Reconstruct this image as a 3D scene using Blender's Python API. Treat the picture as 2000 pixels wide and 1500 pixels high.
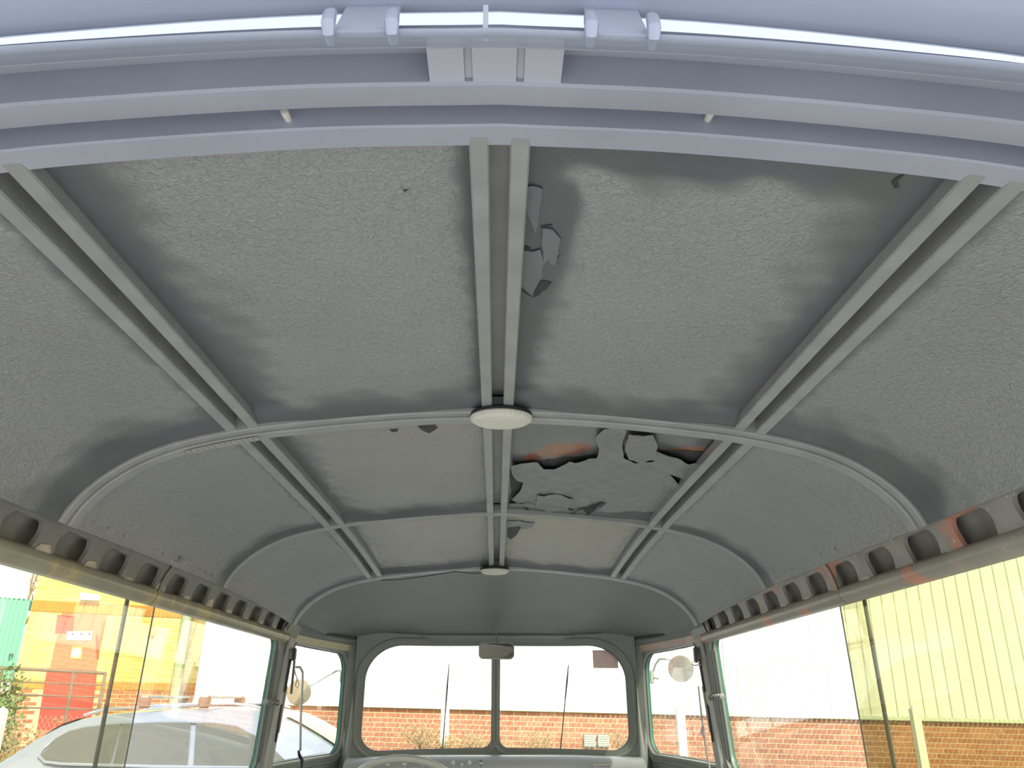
import bpy, bmesh, math, random
from mathutils import Vector, Matrix
from mathutils.geometry import delaunay_2d_cdt
random.seed(7)
for o in list(bpy.data.objects): bpy.data.objects.remove(o, do_unlink=True)
S = bpy.context.scene; COL = S.collection
ZO = 1.5                       # eye height above the ground: shapes below are given relative to the eye
PI = math.pi
# ------------------------------------------------------------------ camera
FPX = 1550.0
TH = math.atan2(620.0/FPX, 1.0); PSI = math.atan2(32.0/FPX, math.hypot(620.0/FPX, 1.0))
cam = bpy.data.cameras.new('camera'); co = bpy.data.objects.new('camera', cam); COL.objects.link(co)
cam.sensor_fit = 'HORIZONTAL'; cam.sensor_width = 36.0; cam.lens = 36.0*FPX/2000.0
cam.clip_start = 0.01; cam.clip_end = 500
co.location = (0, 0, ZO); co.rotation_euler = (PI/2+TH, 0, -PSI)
S.camera = co
# ------------------------------------------------------------------ light
W = bpy.data.worlds.new('sky'); S.world = W; W.use_nodes = True
nt = W.node_tree; bg = nt.nodes['Background']
sky = nt.nodes.new('ShaderNodeTexSky'); sky.sky_type = 'NISHITA'; sky.sun_disc = False
sky.sun_elevation = math.radians(38); sky.sun_rotation = math.radians(155); sky.air_density = 1.3; sky.dust_density = 2.5; sky.ozone_density = 1.0
hz = nt.nodes.new('ShaderNodeMix'); hz.data_type = 'RGBA'; hz.inputs[0].default_value = .45; hz.inputs[7].default_value = (3.3, 3.25, 3.1, 1)   # thin bright haze
nt.links.new(sky.outputs[0], hz.inputs[6]); nt.links.new(hz.outputs[2], bg.inputs[0]); bg.inputs[1].default_value = 0.42
sl = bpy.data.lights.new('sun', 'SUN'); so = bpy.data.objects.new('sun', sl); COL.objects.link(so)
sl.energy = 5.0; sl.angle = math.radians(1.0); sl.color = (1.0, 0.96, 0.88)
SUN_DIR = Vector((0.42, -0.80, 0.72)).normalized()
so.rotation_euler = SUN_DIR.to_track_quat('Z', 'Y').to_euler(); so.location = (0, -6, 12)
S.view_settings.view_transform = 'Standard'; S.view_settings.look = 'None'
S.view_settings.gamma = 1.0; S.view_settings.use_curve_mapping = False
S.view_settings.exposure = 0.10

# ------------------------------------------------------------------ pixel -> direction (distance always comes from a surface)
CT, ST, CY, SY = math.cos(TH), math.sin(TH), math.cos(PSI), math.sin(PSI)
FW = Vector((SY*CT, CY*CT, ST)); RG = Vector((CY, -SY, 0)); UP = RG.cross(FW)
def ray(u, v): return FW + RG*((u-1000)/FPX) + UP*((750-v)/FPX)
def at_y(u, v, y): r = ray(u, v); return r*(y/r.y)
def at_x(u, v, x): r = ray(u, v); return r*(x/r.x)
def px(p):
    z = p.dot(FW); return 1000+FPX*p.dot(RG)/z, 750-FPX*p.dot(UP)/z

# ------------------------------------------------------------------ materials
MATS = {}
def mat(name, col, rough=0.5, metal=0.0, var=0.0, vscale=8.0, bump=0.0, bscale=120.0, spec=0.5, coat=0.0, patches=None, emit=0):
    """patches: list of (colour, noise scale, threshold, softness)"""
    m = bpy.data.materials.new(name); m.use_nodes = True; n = m.node_tree.nodes; l = m.node_tree.links
    b = n['Principled BSDF']; b.inputs['Roughness'].default_value = rough; b.inputs['Metallic'].default_value = metal
    b.inputs['Specular IOR Level'].default_value = spec; b.inputs['Coat Weight'].default_value = coat
    tc = n.new('ShaderNodeTexCoord'); geo = n.new('ShaderNodeNewGeometry')
    cur = None
    rgb = n.new('ShaderNodeRGB'); rgb.outputs[0].default_value = (*col, 1); cur = rgb.outputs[0]
    if var:
        nz = n.new('ShaderNodeTexNoise'); nz.inputs['Scale'].default_value = vscale; nz.inputs['Detail'].default_value = 6
        l.new(geo.outputs['Position'], nz.inputs['Vector'])
        mr = n.new('ShaderNodeMapRange'); mr.inputs[1].default_value = .3; mr.inputs[2].default_value = .7
        mr.inputs[3].default_value = 1-var; mr.inputs[4].default_value = 1+var; l.new(nz.outputs[0], mr.inputs[0])
        mx = n.new('ShaderNodeMix'); mx.data_type = 'RGBA'; mx.blend_type = 'MULTIPLY'; mx.inputs[0].default_value = 1
        l.new(cur, mx.inputs[6]); l.new(mr.outputs[0], mx.inputs[7]); cur = mx.outputs[2]
    for i, (pc, ps, pt, sf) in enumerate(patches or []):
        nz = n.new('ShaderNodeTexNoise'); nz.inputs['Scale'].default_value = ps; nz.inputs['Detail'].default_value = 5; nz.inputs['Roughness'].default_value = .62
        ad = n.new('ShaderNodeVectorMath'); ad.inputs[1].default_value = (3.1*i, 7.7*i, 1.3*i)
        l.new(geo.outputs['Position'], ad.inputs[0]); l.new(ad.outputs[0], nz.inputs['Vector'])
        mr = n.new('ShaderNodeMapRange'); mr.inputs[1].default_value = pt; mr.inputs[2].default_value = pt+sf
        l.new(nz.outputs[0], mr.inputs[0])
        mx = n.new('ShaderNodeMix'); mx.data_type = 'RGBA'; l.new(mr.outputs[0], mx.inputs[0]); l.new(cur, mx.inputs[6]); mx.inputs[7].default_value = (*pc, 1); cur = mx.outputs[2]
    l.new(cur, b.inputs['Base Color'])
    if bump:
        nz = n.new('ShaderNodeTexNoise'); nz.inputs['Scale'].default_value = bscale; nz.inputs['Detail'].default_value = 3
        l.new(geo.outputs['Position'], nz.inputs['Vector'])
        bp = n.new('ShaderNodeBump'); bp.inputs['Strength'].default_value = bump; bp.inputs['Distance'].default_value = .004
        l.new(nz.outputs[0], bp.inputs['Height']); l.new(bp.outputs[0], b.inputs['Normal'])
    if emit:
        b.inputs['Emission Color'].default_value = (*col, 1); b.inputs['Emission Strength'].default_value = emit
    MATS[name] = m; return m

def glass(name, tint, refl=1.0):
    m = bpy.data.materials.new(name); m.use_nodes = True; n = m.node_tree.nodes; l = m.node_tree.links
    n.remove(n['Principled BSDF']); out = n['Material Output']
    t = n.new('ShaderNodeBsdfTransparent'); t.inputs[0].default_value = (*tint, 1)
    g = n.new('ShaderNodeBsdfGlossy'); g.inputs['Roughness'].default_value = 0.01
    fr = n.new('ShaderNodeFresnel'); ge = n.new('ShaderNodeNewGeometry'); ir = n.new('ShaderNodeMapRange')   # thin sheet: the same reflection from both faces
    ir.inputs[3].default_value = 1.5; ir.inputs[4].default_value = 1/1.5; l.new(ge.outputs['Backfacing'], ir.inputs[0]); l.new(ir.outputs[0], fr.inputs[0])
    mu = n.new('ShaderNodeMath'); mu.operation = 'MULTIPLY'; mu.inputs[1].default_value = refl; l.new(fr.outputs[0], mu.inputs[0])
    mx = n.new('ShaderNodeMixShader'); l.new(mu.outputs[0], mx.inputs[0]); l.new(t.outputs[0], mx.inputs[1]); l.new(g.outputs[0], mx.inputs[2])
    l.new(mx.outputs[0], out.inputs[0]); MATS[name] = m; return m

def felt_material():
    """roof panel: sprayed grey paint over wrinkled sound-deadening felt; attribute felt = 1 textured / 0 smooth; rust = bare rusty steel"""
    m = bpy.data.materials.new('roof_panel_paint'); m.use_nodes = True; n = m.node_tree.nodes; l = m.node_tree.links
    b = n['Principled BSDF']; b.inputs['Specular IOR Level'].default_value = 1.0
    a = n.new('ShaderNodeAttribute'); a.attribute_name = 'felt'; r = n.new('ShaderNodeAttribute'); r.attribute_name = 'rust'
    geo = n.new('ShaderNodeNewGeometry')
    def noise(sc, det=3, dist=0.0, stretch=None, off=(0, 0, 0)):
        t = n.new('ShaderNodeTexNoise'); t.inputs['Scale'].default_value = sc; t.inputs['Detail'].default_value = det; t.inputs['Distortion'].default_value = dist
        mp = n.new('ShaderNodeMapping'); mp.inputs['Location'].default_value = off
        if stretch: mp.inputs['Scale'].default_value = stretch
        l.new(geo.outputs['Position'], mp.inputs[0]); l.new(mp.outputs[0], t.inputs['Vector']); return t.outputs[0]
    w1 = noise(165, 3, 1.1, (1, .65, 1)); w2 = noise(420, 2, .3); big = noise(6, 4); mid = noise(22, 4)
    mixc = n.new('ShaderNodeMix'); mixc.data_type = 'RGBA'; l.new(a.outputs['Fac'], mixc.inputs[0])
    mixc.inputs[6].default_value = (.115, .12, .128, 1); mixc.inputs[7].default_value = (.32, .318, .30, 1)
    tn = n.new('ShaderNodeAttribute'); tn.attribute_name = 'painted_sheen'      # windscreen sheen painted as a beige tone on inner boards towards the cab
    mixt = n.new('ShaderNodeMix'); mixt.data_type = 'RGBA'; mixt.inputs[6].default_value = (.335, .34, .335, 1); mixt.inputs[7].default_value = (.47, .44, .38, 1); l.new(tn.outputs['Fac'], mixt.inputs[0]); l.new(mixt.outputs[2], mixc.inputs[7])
    mr = n.new('ShaderNodeMapRange'); mr.inputs[1].default_value = .3; mr.inputs[2].default_value = .7; mr.inputs[3].default_value = .9; mr.inputs[4].default_value = 1.1
    gr = n.new('ShaderNodeMath'); gr.operation = 'MULTIPLY_ADD'; gr.inputs[1].default_value = .55; l.new(w1, gr.inputs[0])      # grain of the coat on the wrinkles
    bg2 = n.new('ShaderNodeMath'); bg2.operation = 'MULTIPLY'; bg2.inputs[1].default_value = .45; l.new(big, bg2.inputs[0]); l.new(bg2.outputs[0], gr.inputs[2]); l.new(gr.outputs[0], mr.inputs[0])
    mul = n.new('ShaderNodeMix'); mul.data_type = 'RGBA'; mul.blend_type = 'MULTIPLY'; mul.inputs[0].default_value = 1
    l.new(mixc.outputs[2], mul.inputs[6]); l.new(mr.outputs[0], mul.inputs[7])
    rr = n.new('ShaderNodeMapRange'); rr.inputs[1].default_value = .62; rr.inputs[2].default_value = .9; 
    ad = n.new('ShaderNodeMath'); ad.operation = 'ADD'; l.new(r.outputs['Fac'], ad.inputs[0])
    sb = n.new('ShaderNodeMath'); sb.operation = 'MULTIPLY_ADD'; sb.inputs[1].default_value = .7; sb.inputs[2].default_value = -.35; l.new(mid, sb.inputs[0]); l.new(sb.outputs[0], ad.inputs[1])
    l.new(ad.outputs[0], rr.inputs[0])
    rust = n.new('ShaderNodeMix'); rust.data_type = 'RGBA'; l.new(w1, rust.inputs[0]); rust.inputs[6].default_value = (.09, .05, .035, 1); rust.inputs[7].default_value = (.50, .17, .08, 1)
    fin = n.new('ShaderNodeMix'); fin.data_type = 'RGBA'; l.new(rr.outputs[0], fin.inputs[0]); l.new(mul.outputs[2], fin.inputs[6]); l.new(rust.outputs[2], fin.inputs[7])
    l.new(fin.outputs[2], b.inputs['Base Color'])
    ro = n.new('ShaderNodeMapRange'); ro.inputs[3].default_value = .30; ro.inputs[4].default_value = .16; l.new(a.outputs['Fac'], ro.inputs[0]); l.new(ro.outputs[0], b.inputs['Roughness'])
    s = n.new('ShaderNodeMath'); s.operation = 'MULTIPLY_ADD'; l.new(w2, s.inputs[0]); s.inputs[1].default_value = .35; l.new(w1, s.inputs[2])
    bp = n.new('ShaderNodeBump'); bp.inputs['Distance'].default_value = .0042; bp.inputs['Strength'].default_value = .9
    st = n.new('ShaderNodeMath'); st.operation = 'MULTIPLY'; l.new(a.outputs['Fac'], st.inputs[0]); ce = n.new('ShaderNodeMath'); ce.operation = 'SUBTRACT'; l.new(s.outputs[0], ce.inputs[0]); ce.inputs[1].default_value = .675; l.new(ce.outputs[0], st.inputs[1])
    l.new(st.outputs[0], bp.inputs['Height']); l.new(bp.outputs[0], b.inputs['Normal'])
    MATS['felt'] = m

felt_material()
mat('grey_paint', (.40, .40, .385), .42, var=.08, vscale=14, bump=.08, bscale=260)
mat('plate_paint', (.50, .52, .58), .4)
mat('grey_bow', (.345, .348, .335), .34, var=.10, vscale=20, bump=.18, bscale=330)
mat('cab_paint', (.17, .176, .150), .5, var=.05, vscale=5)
mat('frame_paint', (.25, .265, .235), .32, var=.06, vscale=7)
mat('header_paint', (.41, .43, .50), .36, var=.06, vscale=9, bump=.05, bscale=150)
mat('cant_left', (.22, .22, .20), .45, var=.12, vscale=22, patches=[((.55, .5, .42), 34, .665, .03)])
mat('cant_right', (.30, .29, .255), .42, var=.14, vscale=18, patches=[((.50, .25, .18), 7, .56, .05), ((.6, .55, .45), 38, .66, .03), ((.12, .12, .11), 16, .68, .04)])
mat('trim_left', (.36, .33, .24), .28, var=.10, vscale=12, patches=[((.55, .45, .22), 9, .50, .10)])
mat('trim_right', (.36, .34, .28), .30, var=.10, vscale=12, patches=[((.62, .30, .20), 6, .57, .05), ((.62, .55, .26), 9, .60, .06)])
mat('channel_paint', (.27, .26, .225), .5, var=.15, vscale=14)
mat('chip', (.52, .45, .34), .45, var=.25, vscale=60)
mat('pillar_primer', (.48, .30, .21), .5, var=.12, vscale=16, patches=[((.34, .34, .31), 8, .55, .1)])
mat('door_head_left', (.56, .50, .30), .4, var=.1, vscale=14)
mat('door_head_right', (.58, .40, .30), .4, var=.1, vscale=14, patches=[((.55, .52, .42), 14, .6, .08)])
mat('green_paint', (.035, .24, .14), .25, coat=.4)
mat('roof_paint', (.55, .58, .62), .3, coat=.3)
mat('tailgate_paint', (.43, .48, .60), .33, var=.05, vscale=5, coat=.2)
mat('hinge_metal', (.42, .47, .60), .25, metal=.3)
mat('latch_metal', (.20, .20, .18), .45, metal=.5)
mat('chrome', (.75, .75, .74), .12, metal=1)
mat('dull_metal', (.45, .45, .42), .35, metal=.7)
mat('black_plastic', (.025, .026, .027), .4)
mat('rubber', (.055, .06, .058), .55)
mat('gasket', (.13, .14, .13), .5)
mat('lamp_plastic', (.72, .70, .60), .35, var=.04, vscale=30)
mat('label_strip', (.42, .42, .38), .45)
mat('dash_paint', (.42, .43, .41), .3)
mat('wheel_rim', (.52, .52, .48), .3)
mat('knob', (.70, .69, .62), .3)
mat('mirror_glass', (.55, .52, .46), .02, metal=1)
mat('mirror_back', (.36, .30, .20), .35)
mat('floor_paint', (.55, .56, .57), .6, var=.1, vscale=4)
mat('tarmac', (.36, .37, .385), .9, var=.15, vscale=3, bump=.3, bscale=60)
mat('grass', (.16, .24, .06), .8, var=.3, vscale=6)
mat('flake_paint', (.25, .253, .25), .5, var=.1, vscale=40, bump=.15, bscale=200, patches=[((.05, .05, .05), 48, .70, .025)])
mat('flake_light', (.42, .40, .36), .5, var=.06, vscale=50)
mat('flake_smooth', (.19, .195, .205), .45, var=.06, vscale=30)
mat('bare_dark', (.045, .045, .048), .6, var=.2, vscale=30)
mat('mortar', (.74, .59, .36), .9)
mat('brick_a', (.46, .18, .09), .85, var=.15, vscale=9)
mat('brick_b', (.41, .15, .075), .85, var=.15, vscale=9)
mat('brick_c', (.50, .21, .11), .85, var=.15, vscale=9)
mat('ybrick_a', (.84, .70, .24), .85, var=.08, vscale=6)
mat('ybrick_b', (.78, .62, .19), .85, var=.08, vscale=6)
mat('ymortar', (.80, .66, .26), .9)
mat('oband', (.62, .28, .06), .85, var=.08, vscale=6)
mat('cladding', (.84, .84, .78), .5)
mat('flashing', (.55, .62, .48), .5)
mat('red_door', (.60, .07, .05), .45, var=.04)
mat('red_pale', (.68, .22, .13), .45, var=.04)
mat('sign_white', (.85, .85, .82), .5)
mat('sign_pink', (.60, .50, .48), .6, var=.06, vscale=60)
mat('dark_print', (.08, .10, .16), .6)
mat('teal', (.25, .55, .48), .5)
mat('concrete', (.78, .77, .72), .85, var=.06, vscale=10)
mat('rail_metal', (.22, .18, .14), .6)
mat('wire', (.55, .52, .46), .5, metal=.3)
mat('vent', (.40, .42, .38), .6)
mat('pipe_green', (.40, .46, .26), .5)
mat('twig', (.36, .24, .12), .9)
mat('leaf_dry', (.36, .25, .10), .8, var=.2)
mat('leaf_green', (.16, .24, .08), .7, var=.25)
mat('car_paint', (.40, .43, .49), .22, metal=.25, coat=.6)
mat('car_glass', (.15, .148, .13), .05, spec=.8)
mat('car_screen', (.45, .48, .26), .15, spec=.8)
mat('car_chrome', (.85, .86, .88), .15, metal=.9)
mat('bar_brown', (.25, .15, .10), .5)
def paper(name, col):
    m = MATS[name]; n = m.node_tree.nodes; l = m.node_tree.links; t = n.new('ShaderNodeBsdfTranslucent'); t.inputs[0].default_value = (*col, 1)
    mx = n.new('ShaderNodeMixShader'); mx.inputs[0].default_value = .5; l.new(n['Principled BSDF'].outputs[0], mx.inputs[1]); l.new(t.outputs[0], mx.inputs[2]); l.new(mx.outputs[0], n['Material Output'].inputs[0])
paper('sign_pink', (.85, .70, .67))
glass('glass_clear', (.97, .985, .96))
glass('glass_tint', (.74, .735, .56), 1.0)
glass('glass_pale', (.93, .92, .82), 1.0)

# ------------------------------------------------------------------ object helpers
def mesh(name, verts, faces, smooth=True, offset=Vector((0, 0, 0))):
    me = bpy.data.meshes.new(name); me.from_pydata([tuple(Vector(v)-offset) for v in verts], [], faces); me.validate(); me.update()
    if smooth:
        for p in me.polygons: p.use_smooth = True
    return me
def link(name, me, m, parent=None, kind=None):
    o = bpy.data.objects.new(name, me); COL.objects.link(o)
    if m is not None and not me.materials: me.materials.append(MATS[m] if isinstance(m, str) else m)
    if parent is not None: o.parent = parent
    if kind: o['kind'] = kind
    return o
def base_of(parent):
    return Vector(parent.location) if parent is not None else Vector((0, 0, 0))
def M(name, verts, faces, m, parent=None, smooth=True, kind=None, edge=None):
    """verts relative to the eye; the object's own origin stays at its parent's base"""
    vs = [Vector(v)+Vector((0, 0, ZO)) for v in verts]
    p = base_of(parent)
    if parent is not None and parent.parent is not None: p = p+base_of(parent.parent)
    if parent is None:
        p = Vector((sum(v.x for v in vs)/len(vs), sum(v.y for v in vs)/len(vs), min(v.z for v in vs)))
    me = mesh(name, vs, faces, smooth, p)
    if smooth and edge is not None: 
        me.set_sharp_from_angle(angle=math.radians(edge))
    o = link(name, me, m, parent, kind)
    if parent is None: o.location = p
    return o
def tag(o, label, cat=None, group=None, kind=None):
    o['label'] = label
    if cat: o['category'] = cat
    if group: o['group'] = group
    if kind: o['kind'] = kind
    return o
def thing(name, loc, label, cat=None, group=None, kind=None):
    e = bpy.data.objects.new(name, None); COL.objects.link(e); e.location = Vector(loc)+Vector((0, 0, ZO)); e.empty_display_size = .1
    return tag(e, label, cat, group, kind)
class B:
    """collects primitives into one mesh"""
    def __init__(s): s.v = []; s.f = []
    def add(s, v, f): k = len(s.v); s.v += [Vector(x) for x in v]; s.f += [tuple(i+k for i in q) for q in f]; return s
    def box(s, c, d, rot=None, bev=0):
        c = Vector(c); x, y, z = d[0]/2, d[1]/2, d[2]/2
        if bev:
            bm = bmesh.new(); bmesh.ops.create_cube(bm, size=1); bmesh.ops.scale(bm, vec=d, verts=bm.verts)
            bmesh.ops.bevel(bm, geom=bm.edges[:], offset=bev, segments=2, affect='EDGES')
            vs = [v.co.copy() for v in bm.verts]; bm.verts.index_update(); fs = [[v.index for v in q.verts] for q in bm.faces]; bm.free()
        else:
            vs = [Vector((a*x, b*y, e*z)) for a in (-1, 1) for b in (-1, 1) for e in (-1, 1)]
            fs = [(0, 1, 3, 2), (4, 6, 7, 5), (0, 4, 5, 1), (2, 3, 7, 6), (0, 2, 6, 4), (1, 5, 7, 3)]
        if rot is not None: vs = [rot @ q for q in vs]
        return s.add([q+c for q in vs], fs)
    def tube(s, pts, r, seg=8, cap=True):
        pts = [Vector(p) for p in pts]; n = len(pts); rs = r if isinstance(r, (list, tuple)) else [r]*n
        vs = []; up = None
        for i, p in enumerate(pts):
            t = (pts[min(i+1, n-1)]-pts[max(i-1, 0)]).normalized()
            if up is None:
                up = Vector((0, 0, 1)) if abs(t.z) < .9 else Vector((1, 0, 0))
            a = t.cross(up)
            if a.length < 1e-4: a = t.orthogonal()
            a.normalize(); up = a.cross(t).normalized(); b = up
            for k in range(seg):
                an = 2*PI*k/seg; vs.append(p+(a*math.cos(an)+b*math.sin(an))*rs[i])
        fs = [(i*seg+k, i*seg+(k+1) % seg, (i+1)*seg+(k+1) % seg, (i+1)*seg+k) for i in range(n-1) for k in range(seg)]
        if cap: fs += [tuple(range(seg))[::-1], tuple((n-1)*seg+k for k in range(seg))]
        return s.add(vs, fs)
    def lathe(s, o, axis, prof, seg=32):
        """prof: (radius, along axis)"""
        ax = Vector(axis).normalized(); a = ax.orthogonal().normalized(); b = ax.cross(a); o = Vector(o); vs = []
        for r, h in prof:
            for k in range(seg):
                an = 2*PI*k/seg; vs.append(o+ax*h+(a*math.cos(an)+b*math.sin(an))*r)
        n = len(prof)
        fs = [(i*seg+k, i*seg+(k+1) % seg, (i+1)*seg+(k+1) % seg, (i+1)*seg+k) for i in range(n-1) for k in range(seg)]
        fs += [tuple(range(seg))[::-1], tuple((n-1)*seg+k for k in range(seg))]
        return s.add(vs, fs)
    def prism(s, poly, vec):
        """flat polygon extruded by vec"""
        n = len(poly); vec = Vector(vec); vs = [Vector(p) for p in poly]; vs += [p+vec for p in vs]
        fs = [tuple(range(n)), tuple(range(2*n-1, n-1, -1))]+[(i, i+n, (i+1) % n+n, (i+1) % n) for i in range(n)]
        return s.add(vs, fs)
    def out(s, name, m, parent=None, smooth=True, kind=None, edge=35): return M(name, s.v, s.f, m, parent, smooth, kind, edge)
def grid(rows):
    """rows of equal-length point lists -> verts, faces"""
    v = [p for r in rows for p in r]; n = len(rows[0])
    f = [(i*n+j, i*n+j+1, (i+1)*n+j+1, (i+1)*n+j) for i in range(len(rows)-1) for j in range(n-1)]
    return v, f
def lerp_table(tab, x):
    if x <= tab[0][0]: return tab[0][1]
    for (a, p), (b, q) in zip(tab, tab[1:]):
        if x <= b:
            t = (x-a)/(b-a); return p+(q-p)*t
    return tab[-1][1]
def smooth_table(tab, x):
    """Catmull-Rom through the table"""
    if x <= tab[0][0]: return tab[0][1]
    if x >= tab[-1][0]: return tab[-1][1]
    for i in range(len(tab)-1):
        if x <= tab[i+1][0]:
            x0, y0 = tab[i]; x1, y1 = tab[i+1]; h = x1-x0; t = (x-x0)/h
            m0 = (tab[i+1][1]-tab[i-1][1])/(tab[i+1][0]-tab[i-1][0]) if i > 0 else (y1-y0)/h
            m1 = (tab[i+2][1]-y0)/(tab[i+2][0]-x0) if i+2 < len(tab) else (y1-y0)/h
            return (2*t**3-3*t*t+1)*y0+(t**3-2*t*t+t)*h*m0+(-2*t**3+3*t*t)*y1+(t**3-t*t)*h*m1

# ================================================================== THE VAN'S SHELL (the room)
# roof cross-section (height below the crown against half width) and crown height along the van, at the lower edge of the bows
DROP = [(0, 0), (.15, .006), (.32, .022), (.42, .036), (.52, .059), (.58, .083), (.625, .112), (.655, .140), (.675, .168), (.685, .190)]
CROWN = [(.40, .436), (.53, .442), (.9, .448), (1.27, .451), (1.7, .455), (2.07, .4555), (2.45, .447), (2.81, .430), (3.0, .42)]
# arc-length table so that points are spread evenly round the shoulder
ARC = [(0.0, 0.0)]
for i in range(1, 138):
    x = .685*i/137; x0 = ARC[-1][1]; ARC.append((ARC[-1][0]+math.hypot(x-x0, smooth_table(DROP, x)-smooth_table(DROP, x0)), x))
SL = ARC[-1][0]
def sx(s):  # arc length (signed) -> x
    return math.copysign(lerp_table(ARC, abs(s)), s)
def xs(x):
    return math.copysign(lerp_table([(b, a) for a, b in ARC], abs(x)), x)
def sec(s, y, dn=0.0):
    """point on the roof at signed arc length s, distance y, dn towards the outside"""
    x = sx(s); e = 2e-3; z = lambda q: smooth_table(CROWN, y)-smooth_table(DROP, abs(q))
    xa, xb = max(-.685, x-e), min(.685, x+e); t = Vector((xb-xa, 0, z(xb)-z(xa))).normalized(); nrm = Vector((-t.z, 0, t.x))
    return Vector((x, y, z(x)))+nrm*dn
def on_roof(u, v, dn=.02):
    r = ray(u, v); y = 1.2
    for _ in range(40):
        p = r*(y/r.y); zz = smooth_table(CROWN, y)-smooth_table(DROP, min(.685, abs(p.x)))+dn
        y = .5*y+.5*max(.3, min(4, zz/r.z*r.y))
    return r*(y/r.y)

ceiling = thing('ceiling', (0, 1.6, .45), 'grey painted steel roof of the van seen from inside, with bows, rails and bare panels', kind='structure')
XR = .42                                   # side rail
SR = xs(XR)
BAYS = [(.566, 1.248), (1.296, 2.058), (2.082, 2.80)]
COLS = [(-SL, -SR-.020), (-SR+.016, -.020), (.020, SR-.016), (SR+.020, SL)]
def sm(a, b, x):
    t = max(0, min(1, (x-a)/(b-a))); return t*t*(3-2*t)
def inpoly(x, y, P):
    c = False; n = len(P)
    for i in range(n):
        x1, y1 = P[i]; x2, y2 = P[i-1]
        if (y1 > y) != (y2 > y) and x < (x2-x1)*(y-y1)/(y2-y1)+x1: c = not c
    return c
def pdist(x, y, P):
    d = 9e9; n = len(P)
    for i in range(n):
        x1, y1 = P[i]; x2, y2 = P[i-1]; L = (x2-x1)**2+(y2-y1)**2
        t = max(0, min(1, ((x-x1)*(x2-x1)+(y-y1)*(y2-y1))/L)) if L else 0
        d = min(d, math.hypot(x-x1-t*(x2-x1), y-y1-t*(y2-y1)))
    return d
# bare patches and rust given as outlines in the photograph, laid on the roof surface
BARE_A = [(1022, 350), (1060, 345), (1120, 360), (1135, 400), (1110, 480), (1095, 540), (1060, 590), (1030, 640), (1008, 700), (1010, 560)]
RUST_B = [[(1020, 885), (1080, 864), (1150, 862), (1168, 880), (1120, 892), (1060, 898), (1020, 905)], [(1280, 878), (1340, 868), (1390, 872), (1390, 885), (1330, 890)], [(1205, 855), (1225, 850), (1228, 868), (1210, 866)]]
BARE_B = [(1000, 838), (1425, 860), (1300, 1020), (995, 1000)]
# smooth margins (m): rear, front, inner-left, inner-right edge of each panel
MARG = {(0, 0): (0, .10, .0, .02), (1, 0): (0, .055, .075, .02), (2, 0): (.055, .06, .05, .07), (3, 0): (0, .10, .02, 0),
        (0, 1): (.02, .07, 0, .015), (1, 1): (.0, .07, .05, .01), (2, 1): (0, .05, 0, .03), (3, 1): (.015, .06, .015, 0),
        (0, 2): (.015, .05, 0, .015), (1, 2): (0, .07, .035, .01), (2, 2): (0, .06, .01, .03), (3, 2): (.015, .05, .015, 0)}
def panel_dn(s, ci, bi, y=0):
    sa, sb = COLS[ci]; cove = sm(-.055, .004, y-BAYS[bi][1])      # the sheet turns down to meet the bow ahead of it
    if ci in (0, 3): return .010-.006*cove
    return -.014*cove+.020-.004*sm(.03, .12, min(abs(s-sa), abs(s-sb)))+(.008 if (ci, bi) == (2, 1) else 0)
def wob(a, b): return .5*math.sin(a*23+b*9)+.3*math.sin(a*51-b*37+1)+.2*math.sin(b*88+a*13+2)
for bi, (ya, yb) in enumerate(BAYS):
    for ci, (sa, sb) in enumerate(COLS):
        ns = max(14, int((sb-sa)/.0055)); ny = int((yb-ya)/.0065); outer = ci in (0, 3)
        rows = []; felt = []; rust = []
        mrg = MARG[(ci, bi)]
        for j in range(ny+1):
            y = ya-.015+(yb-ya+.03)*j/ny; row = []
            for i in range(ns+1):
                s = sa+(sb-sa)*i/ns
                p = sec(s, y, panel_dn(s, ci, bi, y)); row.append(p)      # boards belly down a little
                w = 1+.35*wob(s*1.5, y*1.5)
                fv = 1.0
                for dist, mg, so in ((y-ya, mrg[0], .5), (yb-y, mrg[1], .9), (s-sa, mrg[2], .8), (sb-s, mrg[3], .8)):
                    if mg: fv *= sm(mg*w*(1-so*.75), mg*w*(1+so*.55), dist)
                rv = 0.0
                if ci == 2 and bi == 0:
                    u, v = px(p); d = pdist(u, v, BARE_A); ins = inpoly(u, v, BARE_A)
                    fv *= 0.0 if ins and d > 10 else sm(-10, 22, -d if ins else d)
                if ci == 2 and bi == 1:
                    u, v = px(p); fv *= .12
                    for P in RUST_B:
                        d = pdist(u, v, P); ins = inpoly(u, v, P); rv = max(rv, sm(-14, 12, d if ins else -d))
                felt.append(fv); rust.append(rv)
            rows.append(row)
        v, f = grid(rows)
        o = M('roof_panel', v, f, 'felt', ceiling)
        painted_sheen = [{(1, 2): .75, (2, 2): 1.0, (1, 1): .3}.get((ci, bi), 0.0)]*len(felt)
        for nm, dat in (('felt', felt), ('rust', rust), ('painted_sheen', painted_sheen)):
            at = o.data.attributes.new(nm, 'FLOAT', 'POINT'); at.data.foreach_set('value', dat)
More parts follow.
